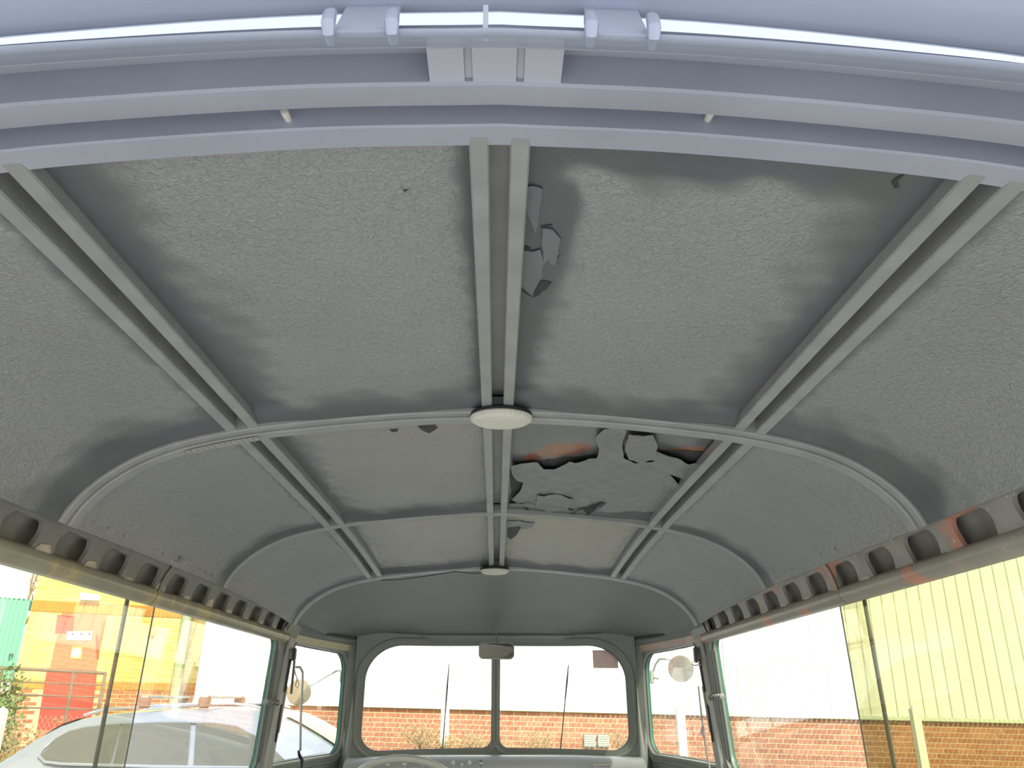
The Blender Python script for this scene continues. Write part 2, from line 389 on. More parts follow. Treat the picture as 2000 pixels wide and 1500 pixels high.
# lettered out: bows across the roof.  profile (dy, dn)
def bow(name, y0, prof, m, smax=SL, smin=None):
    rows = []
    N = 96
    for dy, dn in prof:
        rows.append([sec((smin if smin is not None else -smax)+(smax-(smin if smin is not None else -smax))*i/N, y0+dy, dn) for i in range(N+1)])
    v, f = grid(rows); return M(name, v, f, m, ceiling, True, None, 30)
bow('roof_bow', 1.27, [(-.021, .026), (-.021, .001), (-.018, -.001), (-.004, -.001), (-.0025, .001), (-.002, .010), (.000, .010), (.0005, -.003), (.002, -.005), (.022, -.006), (.025, -.004), (.026, .026)], 'grey_bow')
bow('roof_bow', 2.07, [(-.013, .026), (-.013, .002), (-.010, -.001), (-.002, -.002), (.003, .001), (.008, .000), (.011, .003), (.012, .026)], 'grey_bow')
bow('roof_bow', 2.815, [(-.016, .026), (-.015, .002), (-.012, -.001), (.006, -.003), (.012, -.002), (.013, .02)], 'grey_bow')
# longitudinal rails: two lips with a channel between, one per bay
def rail(s0, ya, yb):
    prof = [(-.0265, .024), (-.0265, .004), (-.025, .002), (-.0105, .002), (-.009, .004), (-.009, .030), (.009, .030), (.009, .004), (.0105, .002), (.025, .002), (.0265, .004), (.0265, .024)]
    rows = []
    for ds, dn in prof: rows.append([sec(s0+ds, ya+(yb-ya)*i/24, dn) for i in range(25)])
    v, f = grid(rows); M('roof_rail', v, f, 'grey_bow', ceiling, True, None, 30)
for ya, yb in ((.548, 1.2505), (1.293, 2.0585), (2.080, 2.801)):
    for s0 in (-SR, 0.0, SR): rail(s0, ya, yb)
# printed strip stuck on the first bow
def strip_on_bow(u0, u1, y, n):
    a = xs(at_y(u0, 868, y).x); b = xs(at_y(u1, 850, y).x); R = []
    for j, (dy, dn) in enumerate(((.003, -.0065), (.022, -.0075))):
        R.append([sec(a+(b-a)*i/n, y+dy, dn) for i in range(n+1)])
    v, f = grid(R); o = M('ribbed_strip', v, f, 'label_strip', ceiling); tag(o, 'pale ribbed strip stuck along the bow')
    bb = B()
    for i in range(n):
        if i % 2: continue
        p, q = sec(a+(b-a)*(i+.2)/n, y+.003, -.0085), sec(a+(b-a)*(i+.2)/n, y+.022, -.0095); bb.tube([p, q], .0009, 4)
    bb.out('strip_ridges', 'grey_paint', o)
strip_on_bow(356, 500, 1.27, 26)
# rear header of the tailgate opening, swept round the roof. (distance, height) at the crown
HEAD = [(.580, .490), (.578, .4655), (.575, .4585), (.546, .4545), (.544, .4560), (.544, .480), (.520, .480), (.5165, .4520), (.513, .4500), (.488, .4462), (.485, .4475), (.484, .478), (.470, .484), (.455, .474), (.449, .4455), (.446, .4430), (.4425, .4427),
        (.438, .436), (.425, .4285), (.412, .418), (.402, .4105), (.3985, .4115), (.400, .4140), (.42, .4275), (.46, .4660), (.54, .497), (.80, .512), (1.3, .52), (2.1, .524), (2.8, .505), (3.4, .44), (3.86, .33)]
HEAD = [(y*.973, z*.973) if z < .499 and y < .61 else (y, z) for y, z in HEAD]
def header_rows(i0, i1):
    rows = []
    N = 84
    for y, z in HEAD[i0:i1]:
        k = 1.0 if y < 2.5 else lerp_table([(2.5, 1.0), (3.4, .62), (3.86, .2)], y); row = []
        for i in range(N+1):
            s = -SL+2*SL*i/N; x = sx(s)
            row.append(Vector((x*(1.0 if y < .62 else 1.06 if i0 > 20 else 1.0), y, z-smooth_table(DROP, abs(x))*k)))
        rows.append(row)
    return rows
def profile_part(name, i0, i1, m, edge=28):
    v, f = grid(header_rows(i0, i1)); return M(name, v, f, m, ceiling, True, None, edge)
profile_part('rear_bow_lip', 0, 8, 'header_paint')
profile_part('rear_header_lip', 7, 17, 'header_paint')
profile_part('rear_gutter', 16, 24, 'tailgate_paint', 60)
profile_part('roof_skin', 22, len(HEAD), 'roof_paint', 80)
# hinge reinforcement plate across the rear channel, and the two drain plugs in the rear groove
def head_pt(x, y, z): return Vector((x, y*.973, z*.973-smooth_table(DROP, abs(x))))
hb = B()
for xa, xb in ((-.053, -.0265), (-.0205, .012), (.018, .046)):
    rows = [[head_pt(xa+(xb-xa)*i/4, y, z) for i in range(5)] for y, z in ((.4850, .4472), (.4835, .4490), (.452, .4478), (.4480, .4462))]
    v, f = grid(rows); hb.add(v, f)
for xa, xb in ((-.0265, -.0205), (.012, .018)):
    rows = [[head_pt(xa+(xb-xa)*i/2, y, z) for i in range(3)] for y, z in ((.4850, .451), (.452, .4515), (.4480, .4495))]
    v, f = grid(rows); hb.add(v, f)
hb.out('hinge_plate', 'plate_paint', ceiling)
for u in (555, 1390):
    p = at_y(u, 217, .516); bb = B(); bb.lathe(p, (0, -1, -.2), [(.0030, -.014), (.0034, -.002), (.0030, .001), (.0001, .0015)], 14)
    tag(bb.out('drain_plug', 'lamp_plastic', ceiling), 'pale round plug in the rear groove')

# cab roof: smooth panel falling to the windscreen
def side_x(y, z):
    x = .745+.09*(.19-z); t = max(0, min(1, (y-3.0)/.75)); return x-.125*t**1.5
rows = []
for j in range(31):
    t = j/30; y = 2.822+(3.80-2.822)*t
    zc = smooth_table([(0, .452), (.25, .443), (.5, .419), (.75, .371), (.9, .322), (1, .284)], t)
    ze = smooth_table([(0, .262), (.5, .246), (.8, .244), (.93, .256), (1, .281)], t)
    hw = smooth_table([(0, .686), (.4, .680), (.7, .662), (.88, .63), (1, .595)], t)
    row = []
    for i in range(49):
        q = -1+2*i/48; a = abs(q); sh = 1-(smooth_table(DROP, .685*a**.9)/.190)
        if t > .5:
            k = (t-.5)*2; sh = sh*(1-k)+(1-a**3.2)*k
        row.append(Vector((hw*q, y+.03*t*(1-q*q), ze+(zc-ze)*sh)))
    rows.append(row)
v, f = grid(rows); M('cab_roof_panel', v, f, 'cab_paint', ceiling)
CAB_FRONT = rows[-1]; CAB_EDGE_L = [r[0] for r in rows]; CAB_EDGE_R = [r[-1] for r in rows]
# small clips and the wire on the third bow
for u, v0, w in ((874, 1116, .012), (1066, 1116, .010), (700, 1135, .009), (1222, 1122, .009), (1307, 1160, .012)):
    p = at_y(u, v0, 2.822); b = B(); b.box(p, (w*2.2, .006, .007), bev=.0015); o = b.out('clip', 'lamp_plastic', ceiling)
    b = B(); b.box(p+Vector((0, -.004, 0)), (w*.6, .003, .005)); b.out('clip_screw', 'black_plastic', o)
b = B(); b.tube([at_y(u, v0, 2.80) for u, v0 in ((945, 1119), (925, 1120), (908, 1118), (890, 1116), (840, 1124), (780, 1132), (745, 1133))], .0016, 5); b.out('loose_wire', 'black_plastic', ceiling)
b = B(); b.tube([at_y(u, v0, 2.82) for u, v0 in ((1320, 1162), (1322, 1172), (1330, 1184), (1342, 1192), (1338, 1180), (1330, 1170))], .0014, 5); b.out('loose_wire', 'black_plastic', ceiling)

# ---- windows: outline helpers in a flat (a, b) domain mapped to 3D
def round_poly(pts, rad, seg=8):
    out = []; n = len(pts)
    for i in range(n):
        p0, p1, p2 = Vector(pts[i-1]), Vector(pts[i]), Vector(pts[(i+1) % n]); r = rad[i] if isinstance(rad, (list, tuple)) else rad
        d0 = (p0-p1).normalized(); d1 = (p2-p1).normalized(); ang = d0.angle(d1); t = r/math.tan(ang/2)
        a = p1+d0*t; c = p1+(d0+d1).normalized()*(r/math.sin(ang/2)); b2 = p1+d1*t
        va, vb = a-c, b2-c; an = va.angle_signed(vb)
        for k in range(seg+1):
            x = -an*k/seg; ca, sa_ = math.cos(x), math.sin(x); out.append(c+Vector((va.x*ca-va.y*sa_, va.x*sa_+va.y*ca)))
    # resample long edges
    res = []
    for i, p in enumerate(out):
        q = out[(i+1) % len(out)]; L = (q-p).length; k = max(1, int(L/.06))
        for j in range(k): res.append(p+(q-p)*j/k)
    return res
def offset_poly(P, d):
    n = len(P); out = []
    for i in range(n):
        t = (P[(i+1) % n]-P[i-1]).normalized(); out.append(P[i]+Vector((t.y, -t.x))*d)
    return out
def area(P): return .5*sum(P[i-1].x*P[i].y-P[i].x*P[i-1].y for i in range(len(P)))
def ccw(P): return P if area(P) > 0 else P[::-1]
def plate(hole, rect, fn, depth=0):
    """sheet with one hole: rect = (a0, a1, b0, b1)"""
    hole = ccw(hole); c = sum(hole, Vector((0, 0)))/len(hole); a0, a1, b0, b1 = rect; outer = []
    for p in hole:
        d = p-c; ts = []
        if d.x > 1e-9: ts.append((a1-c.x)/d.x)
        if d.x < -1e-9: ts.append((a0-c.x)/d.x)
        if d.y > 1e-9: ts.append((b1-c.y)/d.y)
        if d.y < -1e-9: ts.append((b0-c.y)/d.y)
        outer.append(c+d*min(ts))
    for cx, cy in ((a0, b0), (a0, b1), (a1, b0), (a1, b1)):   # pull the nearest ray onto each corner
        k = min(range(len(outer)), key=lambda i: (outer[i]-Vector((cx, cy))).length); outer[k] = Vector((cx, cy))
    n = len(hole); R = 6; vs = []
    for r in range(R+1):
        vs += [fn(*(hole[i]+(outer[i]-hole[i])*r/R), depth) for i in range(n)]
    fs = [(r*n+i, r*n+(i+1) % n, (r+1)*n+(i+1) % n, (r+1)*n+i) for r in range(R) for i in range(n)]
    return vs, fs
def ring(hole, prof, fn):
    """profile (outward offset, depth towards the cabin) swept round the outline"""
    hole = ccw(hole); n = len(hole); vs = []
    for off, dep in prof: vs += [fn(*p, dep) for p in offset_poly(hole, off)]
    fs = [(r*n+i, r*n+(i+1) % n, (r+1)*n+(i+1) % n, (r+1)*n+i) for r in range(len(prof)-1) for i in range(n)]
    return vs, fs
def pane(hole, fn, dep, th=.004):
    hole = ccw(hole); n = len(hole); c = sum(hole, Vector((0, 0)))/n
    vs = [fn(*p, dep) for p in hole]+[fn(*p, dep-th) for p in hole]
    fs = [tuple(range(n)), tuple(range(2*n-1, n-1, -1))]+[(i, i+n, (i+1) % n+n, (i+1) % n) for i in range(n)]
    return vs, fs
def side_fn(sgn):
    return lambda a, b, d=0: Vector((sgn*(side_x(a, b)-d), a, b))
LONG = round_poly([(.62, .203), (2.898, .203), (2.935, -.212), (.62, -.212)], [.05, .05, .05, .05])
DOOR = round_poly([(3.075, .198), (3.66, .192), (3.735, -.205), (3.02, -.205)], [.03, .11, .06, .03])
GROUPW = {-1: 'left', 1: 'right'}
SIDE = {}
for sgn in (-1, 1):
    fn = side_fn(sgn); nm = GROUPW[sgn]
    w = thing('wall_'+nm, (sgn*.78, 1.9, -.75), 'grey painted side wall of the van on the %s, with pillar and perforated upper rail' % nm, kind='structure'); SIDE[sgn] = w
    v, f = plate(LONG, (.36, 2.96, -1.0, .20), fn); M('inner_panel', v, f, 'grey_paint', w)
    v, f = plate(DOOR, (2.96, 3.80, -1.0, .235), fn); M('cab_door_panel', v, f, 'frame_paint', w)
    v, f = plate(LONG, (.36, 2.96, -1.1, .22), fn, -.031); M('outer_skin', v, f, 'green_paint', w)
    v, f = plate(DOOR, (2.96, 3.84, -1.1, .235), fn, -.024); M('outer_door_skin', v, f, 'green_paint', w)
    # perforated upper rail
    hole_y0 = (1.148-.157*3) if sgn < 0 else (1.116-.157*3)
    def cfn(a, b, d=0, sgn=sgn):      # b: 0 at the lower edge, 1 at the upper
        X = .722-.034*b+.006*math.sin(b*PI)-d; Z = .218+.070*b+(.006 if sgn > 0 else 0)*b; return Vector((sgn*X, a, Z))
    b = B(); back = B(); n = 0
    yy = hole_y0-.02
    for k in range(15):
        c0 = hole_y0+.157*k-.021; c1 = c0+.157
        if c1 > 2.96: c1 = 2.95
        h0, h1 = hole_y0+.157*k, hole_y0+.157*k+.113
        if h1 > 2.92: break
        H = []
        for q in round_poly([(h0, .62*.07), (h1, .62*.07), (h1-.012, .00), (h0+.012, .00)], [.018, .018, .010, .010], 5): H.append(Vector((q.x, q.y/.07)))
        hf = lambda a, bb, d=0: cfn(a, bb, d)
        v, f = plate(H, (c0, c1, -.12, 1.0), hf); b.add(v, f)
        H2 = ccw(H); m_ = len(H2)
        vs = [cfn(p.x, p.y, 0) for p in H2]+[cfn(p.x, p.y, -.008) for p in H2]
        b.add(vs, [(i, (i+1) % m_, (i+1) % m_+m_, i+m_) for i in range(m_)])
        lastc = c1
    v, f = grid([[cfn(lastc+(3.02-lastc)*i/3, bb) for i in range(4)] for bb in (-.12, 1.0)]); b.add(v, f)
    o = b.out('perforated_rail', 'cant_left' if sgn < 0 else 'cant_right', w, edge=40)
    # the channel seen through the holes, wavy sheet
    v, f = grid([[cfn(.4+2.6*i/260, bb, -.022-.010*math.sin(bb*PI)-.004*math.sin((.4+2.6*i/260)*2*PI/.0785)) for i in range(261)] for bb in (-.3, .0, .2, .4, .6, .8, 1.1)])
    M('rail_channel', v, f, 'channel_paint', w)
    ch = B()
    for k in range(15):
        g0 = hole_y0+.157*k+.113; g1 = g0+.044
        if g1 > 2.9: break
        e0 = random.uniform(.010, .016); hgt = random.uniform(.10, .34) if sgn < 0 else random.uniform(.04, .16)
        P_ = [cfn(g0-.010, -.10, .0015), cfn(g1+.008, -.10, .0015), cfn(g1-.004, hgt*.6, .0015), cfn(g1-e0, hgt, .0015), cfn(g0+.006, hgt*.8, .0015)]
        ch.prism(P_, (sgn*.001, 0, 0))
    ch.out('chipped_edge', 'chip', w, False)
    # bent tabs along its upper edge
    tabs = B()
    for k in range(34):
        y = .98+.062*k+random.uniform(-.012, .012)
        if y > 2.95: break
        p = cfn(y, .90+random.uniform(-.05, .08), .002); tabs.box(p, (.005, .006 if sgn < 0 else .009, .008 if sgn < 0 else .014), Matrix.Rotation(random.uniform(-.6, .6), 3, 'X'))
    tabs.out('bent_tabs', 'dull_metal', w, kind=None)
    # overlap joint of the rail
    yj = 1.745 if sgn < 0 else 1.70
    b = B(); v, f = grid([[cfn(yj-.003+i*.020, bb, .0045) for i in range(2)] for bb in (-.1, .2, .5, .8, 1.04)]); b.add(v, f); b.out('joint_strip', 'cant_left' if sgn < 0 else 'pillar_primer', w)
    # rounded window head trim in two lengths
    for ya, yb in ((.36, yj-.012), (yj-.010, 2.90)):
        prof = [(.731, .2215), (.722, .2235), (.7165, .2170), (.7150, .2080), (.7185, .1985), (.7260, .1915), (.7360, .1885), (.745, .1945), (.752, .203)]
        v, f = grid([[Vector((sgn*X, ya+(yb-ya)*i/20, Z)) for i in range(21)] for X, Z in prof]); M('window_head_trim', v, f, 'trim_left' if sgn < 0 else 'trim_right', w)
    # B pillar, boxed post with slots
    v, f = grid([[fn(y, z, d) for z in [(-1.0+1.21*i/20) for i in range(21)]] for y, d in ((2.942, -.02), (2.940, .012), (2.946, .020), (3.000, .024), (3.008, .018), (3.012, .006), (3.018, .006), (3.020, -.02))]); M('pillar', v, f, 'grey_paint', w, True, None, 35)
    v, f = grid([[Vector((sgn*X, y, Z)) for X, Z in ((.686, .292), (.70, .262), (.715, .235), (.728, .20), (.738, .15))] for y in (2.93, 2.96, 3.0, 3.03)])
    M('pillar_head', v, f, 'cant_left' if sgn < 0 else 'cant_right', w)
    for za, zb in ((.03, .14), (-.13, -.01)):
        sl_ = round_poly([(2.970, zb), (2.988, zb), (2.992, za), (2.974, za)], .0085, 5); v, f = pane(sl_, fn, .0262, .003); M('pillar_slot', v, f, 'black_plastic', w)
    v, f = grid([[fn(y, z, .0265) for z in (-.10, -.05, 0, .05)] for y in (2.990, 3.003)]); M('primer_patch', v, f, 'pillar_primer', w)
    # door head
    b = B(); v, f = grid([[fn(3.02+.62*i/12, z, d) for i in range(13)] for z, d in ((.256, .020), (.240, .020), (.222, .014), (.202, .010), (.198, -.01))]); b.add(v, f)
    b.out('door_head', 'door_head_left' if sgn < 0 else 'door_head_right', w)
    # filler between door head and cab roof edge
    E_ = CAB_EDGE_L if sgn < 0 else CAB_EDGE_R
    rows = [[E_[i] for i in range(31)], [Vector((sgn*(side_x(E_[i].y, .24)-.036), E_[i].y, .252-.0*i)) for i in range(31)], [fn(E_[i].y, .236, .028) for i in range(31)], [fn(E_[i].y, .215, .0) for i in range(31)]]
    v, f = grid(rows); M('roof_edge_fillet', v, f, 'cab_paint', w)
# windows
def window(n, hole, fn, lab, prof_in, prof_out, panes):
    w = thing('window_%d' % n, fn(*sum(hole, Vector((0, 0)))/len(hole), 0), lab, kind='structure')
    v, f = ring(hole, prof_in, fn); M('window_frame', v, f, 'frame_paint', w, True, None, 40)
    v, f = ring(hole, prof_out, fn); M('outer_reveal', v, f, 'green_paint', w, True, None, 40)
    v, f = ring(hole, [(0.000, -.007), (-.003, -.008), (-.004, -.012), (0.001, -.014)], fn); M('gasket', v, f, 'gasket', w)
    for P, d, g in panes:
        v, f = pane(P, fn, d); M('glass_pane', v, f, g, w, False)
    return w
PIN = [(.026, -.001), (.024, .007), (.016, .010), (.008, .007), (.004, .001), (.001, .004), (0, .001), (0, -.022)]
POUT = [(0, -.022), (-.002, -.026), (.004, -.032)]
for n, sgn in ((1, -1), (2, 1)):
    fn = side_fn(sgn)
    if sgn < 0: ra, fa = 1.83, 1.70
    else: ra, fa = 1.79, 1.675
    lean = .062
    rear = [Vector(q) for q in ((.62, .201), (ra-.010, .201), (ra+lean-.008, -.21), (.62, -.21))]
    front = [Vector(q) for q in ((fa-.002, .201), (2.898, .201), (2.935, -.21), (fa+lean, -.21))]
    w = window(n, LONG, fn, 'long sliding side window of the van on the %s, two overlapping glass panes' % GROUPW[sgn], PIN, POUT,
               [(rear, -.010, 'glass_pale' if sgn < 0 else 'glass_tint'), (front, -.017, 'glass_clear')])
    b = B(); b.tube([fn(fa, .200, -.0165), fn(fa+lean, -.21, -.0165)], .0042, 6); b.out('pane_edge_strip', 'gasket', w)
    b = B(); b.tube([fn(ra-.006, .200, -.010), fn(ra+lean-.006, -.21, -.010)], .0016, 6); b.out('pane_edge', 'gasket', w)
    # inner channel strips along the front edge
    b = B(); b.tube([fn(2.892, .165, -.004), fn(2.926, -.19, -.004)], .0045, 8); b.tube([fn(2.884, .165, -.010), fn(2.918, -.19, -.010)], .003, 8); b.out('felt_channel', 'gasket', w)
    # spring latch
    p = fn(2.90, -.005, .004) if sgn < 0 else fn(2.905, .012, .004); b = B(); ax = Vector((sgn*.24, -1.6, 0.06))
    p = p-Vector((sgn*.018, 0, 0)); b.lathe(p+Vector((0, .02, 0)), ax, [(r_, h_*1.7) for r_, h_ in [(.0085, 0), (.0085, .018), (.006, .019), (.006, .028), (.009, .029), (.009, .033), (.0055, .034), (.0055, .040), (.009, .041), (.009, .045), (.005, .046), (.005, .052), (.010, .057), (.010, .060), (.0001, .061)]], 16)
    b.out('spring_latch', 'latch_metal', w)
for n, sgn in ((3, -1), (4, 1)):
    fn = side_fn(sgn)
    window(n, DOOR, fn, 'cab door window of the van on the %s, rounded front corner' % GROUPW[sgn], [(.034, 0), (.030, .008), (.022, .008), (.018, .002), (.012, .002), (.008, .007), (.002, .006), (0, .001), (0, -.015)], [(0, -.015), (-.001, -.018), (.004, -.025)], [(offset_poly(ccw(DOOR), -.002), -.009, 'glass_clear')])

# ---- front wall with the split windscreen; a = sideways from the centre post, b = height; the two halves form a shallow V
def front_fn(sgn):
    def fn(a, b, d=0):
        y = 3.985-.40*a*a/.62-.02*a-(b+.2)*.17; return Vector((sgn*a*(1.0), y-d, b))
    return fn
wf = thing('wall_front', (0, 3.9, -.75), 'grey green front wall of the cab around the split windscreen', kind='structure')
SCREEN = round_poly([(.0175, .246), (.572, .236), (.586, -.203), (.0175, -.200)], [.048, .160, .075, .045], 12)
for n, sgn in ((5, -1), (6, 1)):
    fn = front_fn(sgn)
    v, f = plate(SCREEN, (0, .64, -1.0, .286), fn); M('front_panel', v, f, 'frame_paint', wf)
    v, f = plate(SCREEN, (0, .612, -1.1, .31), fn, -.05); M('outer_front_skin', v, f, 'green_paint', wf)
    w = thing('window_%d' % n, fn(.3, -.2), '%s half of the split windscreen with rounded outer corner' % ('left' if sgn < 0 else 'right'), kind='structure')
    v, f = ring(SCREEN, [(.032, .0), (.029, .005), (.024, .007), (.019, .004), (.014, -.002), (.006, -.010), (0, -.014)], fn); M('window_frame', v, f, 'frame_paint', w, True, None, 50)
    v, f = ring(SCREEN, [(.006, -.009), (.001, -.012), (-.003, -.018), (-.002, -.034), (.004, -.05)], fn); M('gasket', v, f, 'gasket', w)
    v, f = pane(offset_poly(ccw(SCREEN), -.001), fn, -.024); M('glass_pane', v, f, 'glass_clear', w, False)
# header flange under the cab roof and the little mirror bracket pad
rows = [[Vector((p.x, p.y+dy, p.z+dz)) for p in CAB_FRONT] for dy, dz in ((-.004, .004), (-.010, -.002), (-.008, -.008), (.004, -.012), (.02, -.03))]
v, f = grid(rows); M('header_flange', v, f, 'frame_paint', wf, True, None, 40)
# A pillars: upright rounded posts between windscreen and door
for sgn in (-1, 1):
    pf = front_fn(sgn); sf = side_fn(sgn); rows = []
    for k in range(13):
        b_ = -1.0+1.27*k/12; p = pf(.612, b_, .002); q = sf(3.722, b_, .006); q.y = max(q.y, 3.70)
        mid = (p+q)/2+Vector((-sgn*.014, -.040, 0))
        rows.append([p+Vector((0, .02, 0)), p, p*.7+mid*.3+Vector((-sgn*.002, -.012, 0)), mid, q*.7+mid*.3+Vector((-sgn*.006, -.004, 0)), q, q+Vector((sgn*.004, .02, 0))])
    v, f = grid(rows); M('windscreen_pillar', v, f, 'frame_paint', wf)
# floor
b = B(); b.box((0, 2.05, -1.0), (1.46, 3.5, .04)); o = b.out('floor', 'floor_paint', None, False); tag(o, 'plain grey cargo floor of the van', kind='structure')

# ================================================================== THINGS IN THE VAN
# tailgate standing open above the camera
tg = thing('tailgate', (0, .44, .46), 'blue grey open tailgate seen from below at the top of the picture', 'tailgate')
rows = []
for y, z in ((.441, .463), (.430, .4522), (.4255, .4492), (.4190, .4500), (.40, .457), (.30, .52), (.10, .63), (-.2, .76), (-.6, .90)):
    rows.append([Vector((x, y, z+.008-smooth_table(DROP, abs(x))*1.2)) for x in [-.64+1.28*i/64 for i in range(65)]])
v, f = grid(rows); M('door_skin', v, f, 'tailgate_paint', tg, True, None, 60)
rows = [[Vector((x, y, z+.008-smooth_table(DROP, abs(x))*1.2)) for x in [-.64+1.28*i/64 for i in range(65)]] for y, z in ((.441, .463), (.444, .471), (.43, .49), (.10, .67), (-.2, .80), (-.6, .93), (-.6, .90))]
v, f = grid(rows); M('outer_skin', v, f, 'roof_paint', tg)
for xa, xb in ((-.112, -.066), (.055, .101)):
    b = B(); xm = (xa+xb)/2
    b.prism([head_pt(xa+.004, .4005, .4105), head_pt(xb-.004, .4005, .4105), head_pt(xb-.004, .4330, .4700), head_pt(xa+.004, .4330, .4700)], (0, .004, .002))
    h = b.out('hinge', 'tailgate_paint', tg)
    for x in (xa+.003, xb-.003):
        b = B(); b.tube([head_pt(x, .406, .4085), head_pt(x, .398, .4085), head_pt(x, .3945, .414), head_pt(x, .396, .422), head_pt(x, .402, .431)], [.003, .0042, .0048, .0045, .003], 10); b.out('knuckle', 'hinge_metal', h)
b = B(); b.box(head_pt(-.010, .418, .437), (.0035, .006, .026)); b.out('stop', 'tailgate_paint', tg)
# dome lamps
def dome(y, r, u, v0, lab):
    c = at_y(u, v0, y); t = thing('dome_lamp', c, lab, 'lamp', 'dome lamps along the roof')
    b = B(); b.lathe(Vector((0, 0, 0)), (0, .0, -1), [(r*.9, -.008), (r*1.0, -.004), (r*1.0, 0), (r*.97, .001)], 40); b.v = [c+Vector((q.x, q.y*.80, q.z)) for q in b.v]; b.out('base_ring', 'black_plastic', t)
    bb = B(); prof = [(r*.98, .001), (r, .004), (r*.96, .010), (r*.82, .0155), (r*.55, .0185), (r*.25, .0198), (.0006, .020)]
    seg = 72; vs = []
    for i, (rr, h) in enumerate(prof):
        for k in range(seg):
            an = 2*PI*k/seg; q = rr*(1+(.010 if k % 2 else -.010)*(1 if 0 < i < 5 else 0)); vs.append(c+Vector((q*math.cos(an), q*math.sin(an)*.80, -h*.8)))
    n = len(prof); fs = [(i*seg+k, i*seg+(k+1) % seg, (i+1)*seg+(k+1) % seg, (i+1)*seg+k) for i in range(n-1) for k in range(seg)]+[tuple((n-1)*seg+k for k in range(seg))]
    bb.add(vs, fs); bb.out('lens', 'lamp_plastic', t, False)
    return t
dome(1.262, .0525, 979, 813, 'larger round ribbed dome lamp on the bow nearest the camera')
dome(2.800, .0500, 966, 1113, 'plain pale round dome lamp on the far bow above the cab')
# rear-view mirror
c = at_y(970, 1271, 3.70); mt = thing('rear_view_mirror', c, 'rectangular rear-view mirror hanging above the windscreen post', 'mirror')
b = B(); P = round_poly([(-.079, .035), (.079, .035), (.079, -.035), (-.079, -.035)], .020, 6)
TIL = Matrix.Rotation(math.radians(-4), 3, 'X') @ Matrix.Rotation(math.radians(7), 3, 'Z')
P = ccw(P)
b.prism([c+TIL @ Vector((q.x, 0, q.y)) for q in P], TIL @ Vector((0, .014, 0))); b.out('housing', 'dull_metal', mt)
b = B(); b.prism([c+TIL @ Vector((q.x*.95, -.0015, q.y*.89)) for q in P], TIL @ Vector((0, .001, 0))); b.out('mirror_glass', 'mirror_glass', mt, False)
b = B(); b.tube([c+Vector((0, .012, .02)), c+Vector((.0, .02, .045)), c+Vector((-.003, .03, .082))], .0035, 8); b.box(c+Vector((-.003, .032, .084)), (.055, .02, .006), bev=.002); b.out('bracket', 'frame_paint', mt)
# paper permit stuck inside the right half of the windscreen
fn = front_fn(1)
def screen_xy(u, v0, d):     # pixel -> point on the right windscreen
    y = 3.9
    for _ in range(20):
        p = at_y(u, v0, y); y = .5*y+.5*fn(p.x, p.z, d).y
    return at_y(u, v0, y)
Q = [screen_xy(u, v0, -.020) for u, v0 in ((1157, 1270), (1206, 1269), (1208, 1305), (1159, 1305))]
b = B(); b.prism(Q, (0, .0008, 0)); st = b.out('windscreen_sticker', 'sign_pink', None, False); tag(st, 'small pinkish rectangular paper sticker in the top corner of the windscreen', 'sticker')
def on_q(a, c, off=-.0006): 
    p = (Q[0]*(1-a)+Q[1]*a)*(1-c)+(Q[3]*(1-a)+Q[2]*a)*c; return p+Vector((0, off, 0))
b = B()
for a, c_ in ((.28, .6), (.83, .6)): b.lathe(on_q(a, c_), (0, -1, 0), [(.0045, 0), (.0045, .0002)], 14)
b.prism([on_q(.02, .78), on_q(.98, .78), on_q(.98, .81), on_q(.02, .81)], (0, -.0002, 0)); b.prism([on_q(.18, .17), on_q(.40, .17), on_q(.40, .26), on_q(.18, .26)], (0, -.0002, 0))
b.out('print', 'lamp_plastic', st, False)
# wiper arms standing on the windscreen outside
for u0, v0, u1, v1, lab, bl in ((877, 1297, 862, 1492, 'thin wiper standing upright on the left windscreen half', .5), (1110.5, 1298, 1092, 1492, 'thin wiper standing upright on the right windscreen half', .35)):
    sg = -1 if u0 < 970 else 1; ff = front_fn(sg)
    def scr(u, v_, d, ff=ff, sg=sg):
        y = 3.9
        for _ in range(20):
            p = at_y(u, v_, y); y = .5*y+.5*ff(abs(p.x), p.z, d).y
        return at_y(u, v_, y)
    A = scr(u0, v0, -.062); Z_ = scr(u1, v1, -.062); t = thing('windscreen_wiper', Z_, lab, 'wiper', 'windscreen wipers')
    b = B(); b.tube([A, A*.5+Z_*.5, Z_], [.0022, .0030, .0036], 6); b.out('arm', 'rail_metal', t)
    mid = A*(1-bl)+Z_*bl; b = B(); b.tube([A, A*.5+mid*.5, mid], [.002, .0046, .003], 6); b.out('blade', 'rubber', t)
    b = B(); b.lathe(Z_, (0, -1, .3), [(.012, -.012), (.012, .004), (.006, .010)], 14); b.out('pivot', 'dull_metal', t)
# dashboard
rows = []
for j, (dy, z) in enumerate(((.0, -.222), (-.03, -.219), (-.075, -.224), (-.105, -.240), (-.112, -.26), (-.115, -.42))):
    rows.append([Vector((x, min(front_fn(1)(min(abs(x), .62), -.22).y, 3.90)-.012+dy-.07*(1 if j > 2 else 0)*(abs(x)/.6)**2*.2, z)) for x in [-.62+1.24*i/40 for i in range(41)]])
dash = thing('dashboard', (0, 3.75, -.42), 'pale grey painted metal dashboard below the windscreen', 'dashboard')
v, f = grid(rows); M('dash_panel', v, f, 'dash_paint', dash, True, None, 50)
for u, v0, r in ((885, 1492, .009), (902, 1496, .006), (917, 1492, .008), (939, 1491, .010)):
    p = at_y(u, v0, 3.72); b = B(); b.lathe(p, (0, -.86, .5), [(.003, -.03), (.003, .004), (r, .008), (r, .014), (r*.5, .017)], 16)
    b.out('switch_knob', 'knob' if u != 939 else 'dull_metal', dash)
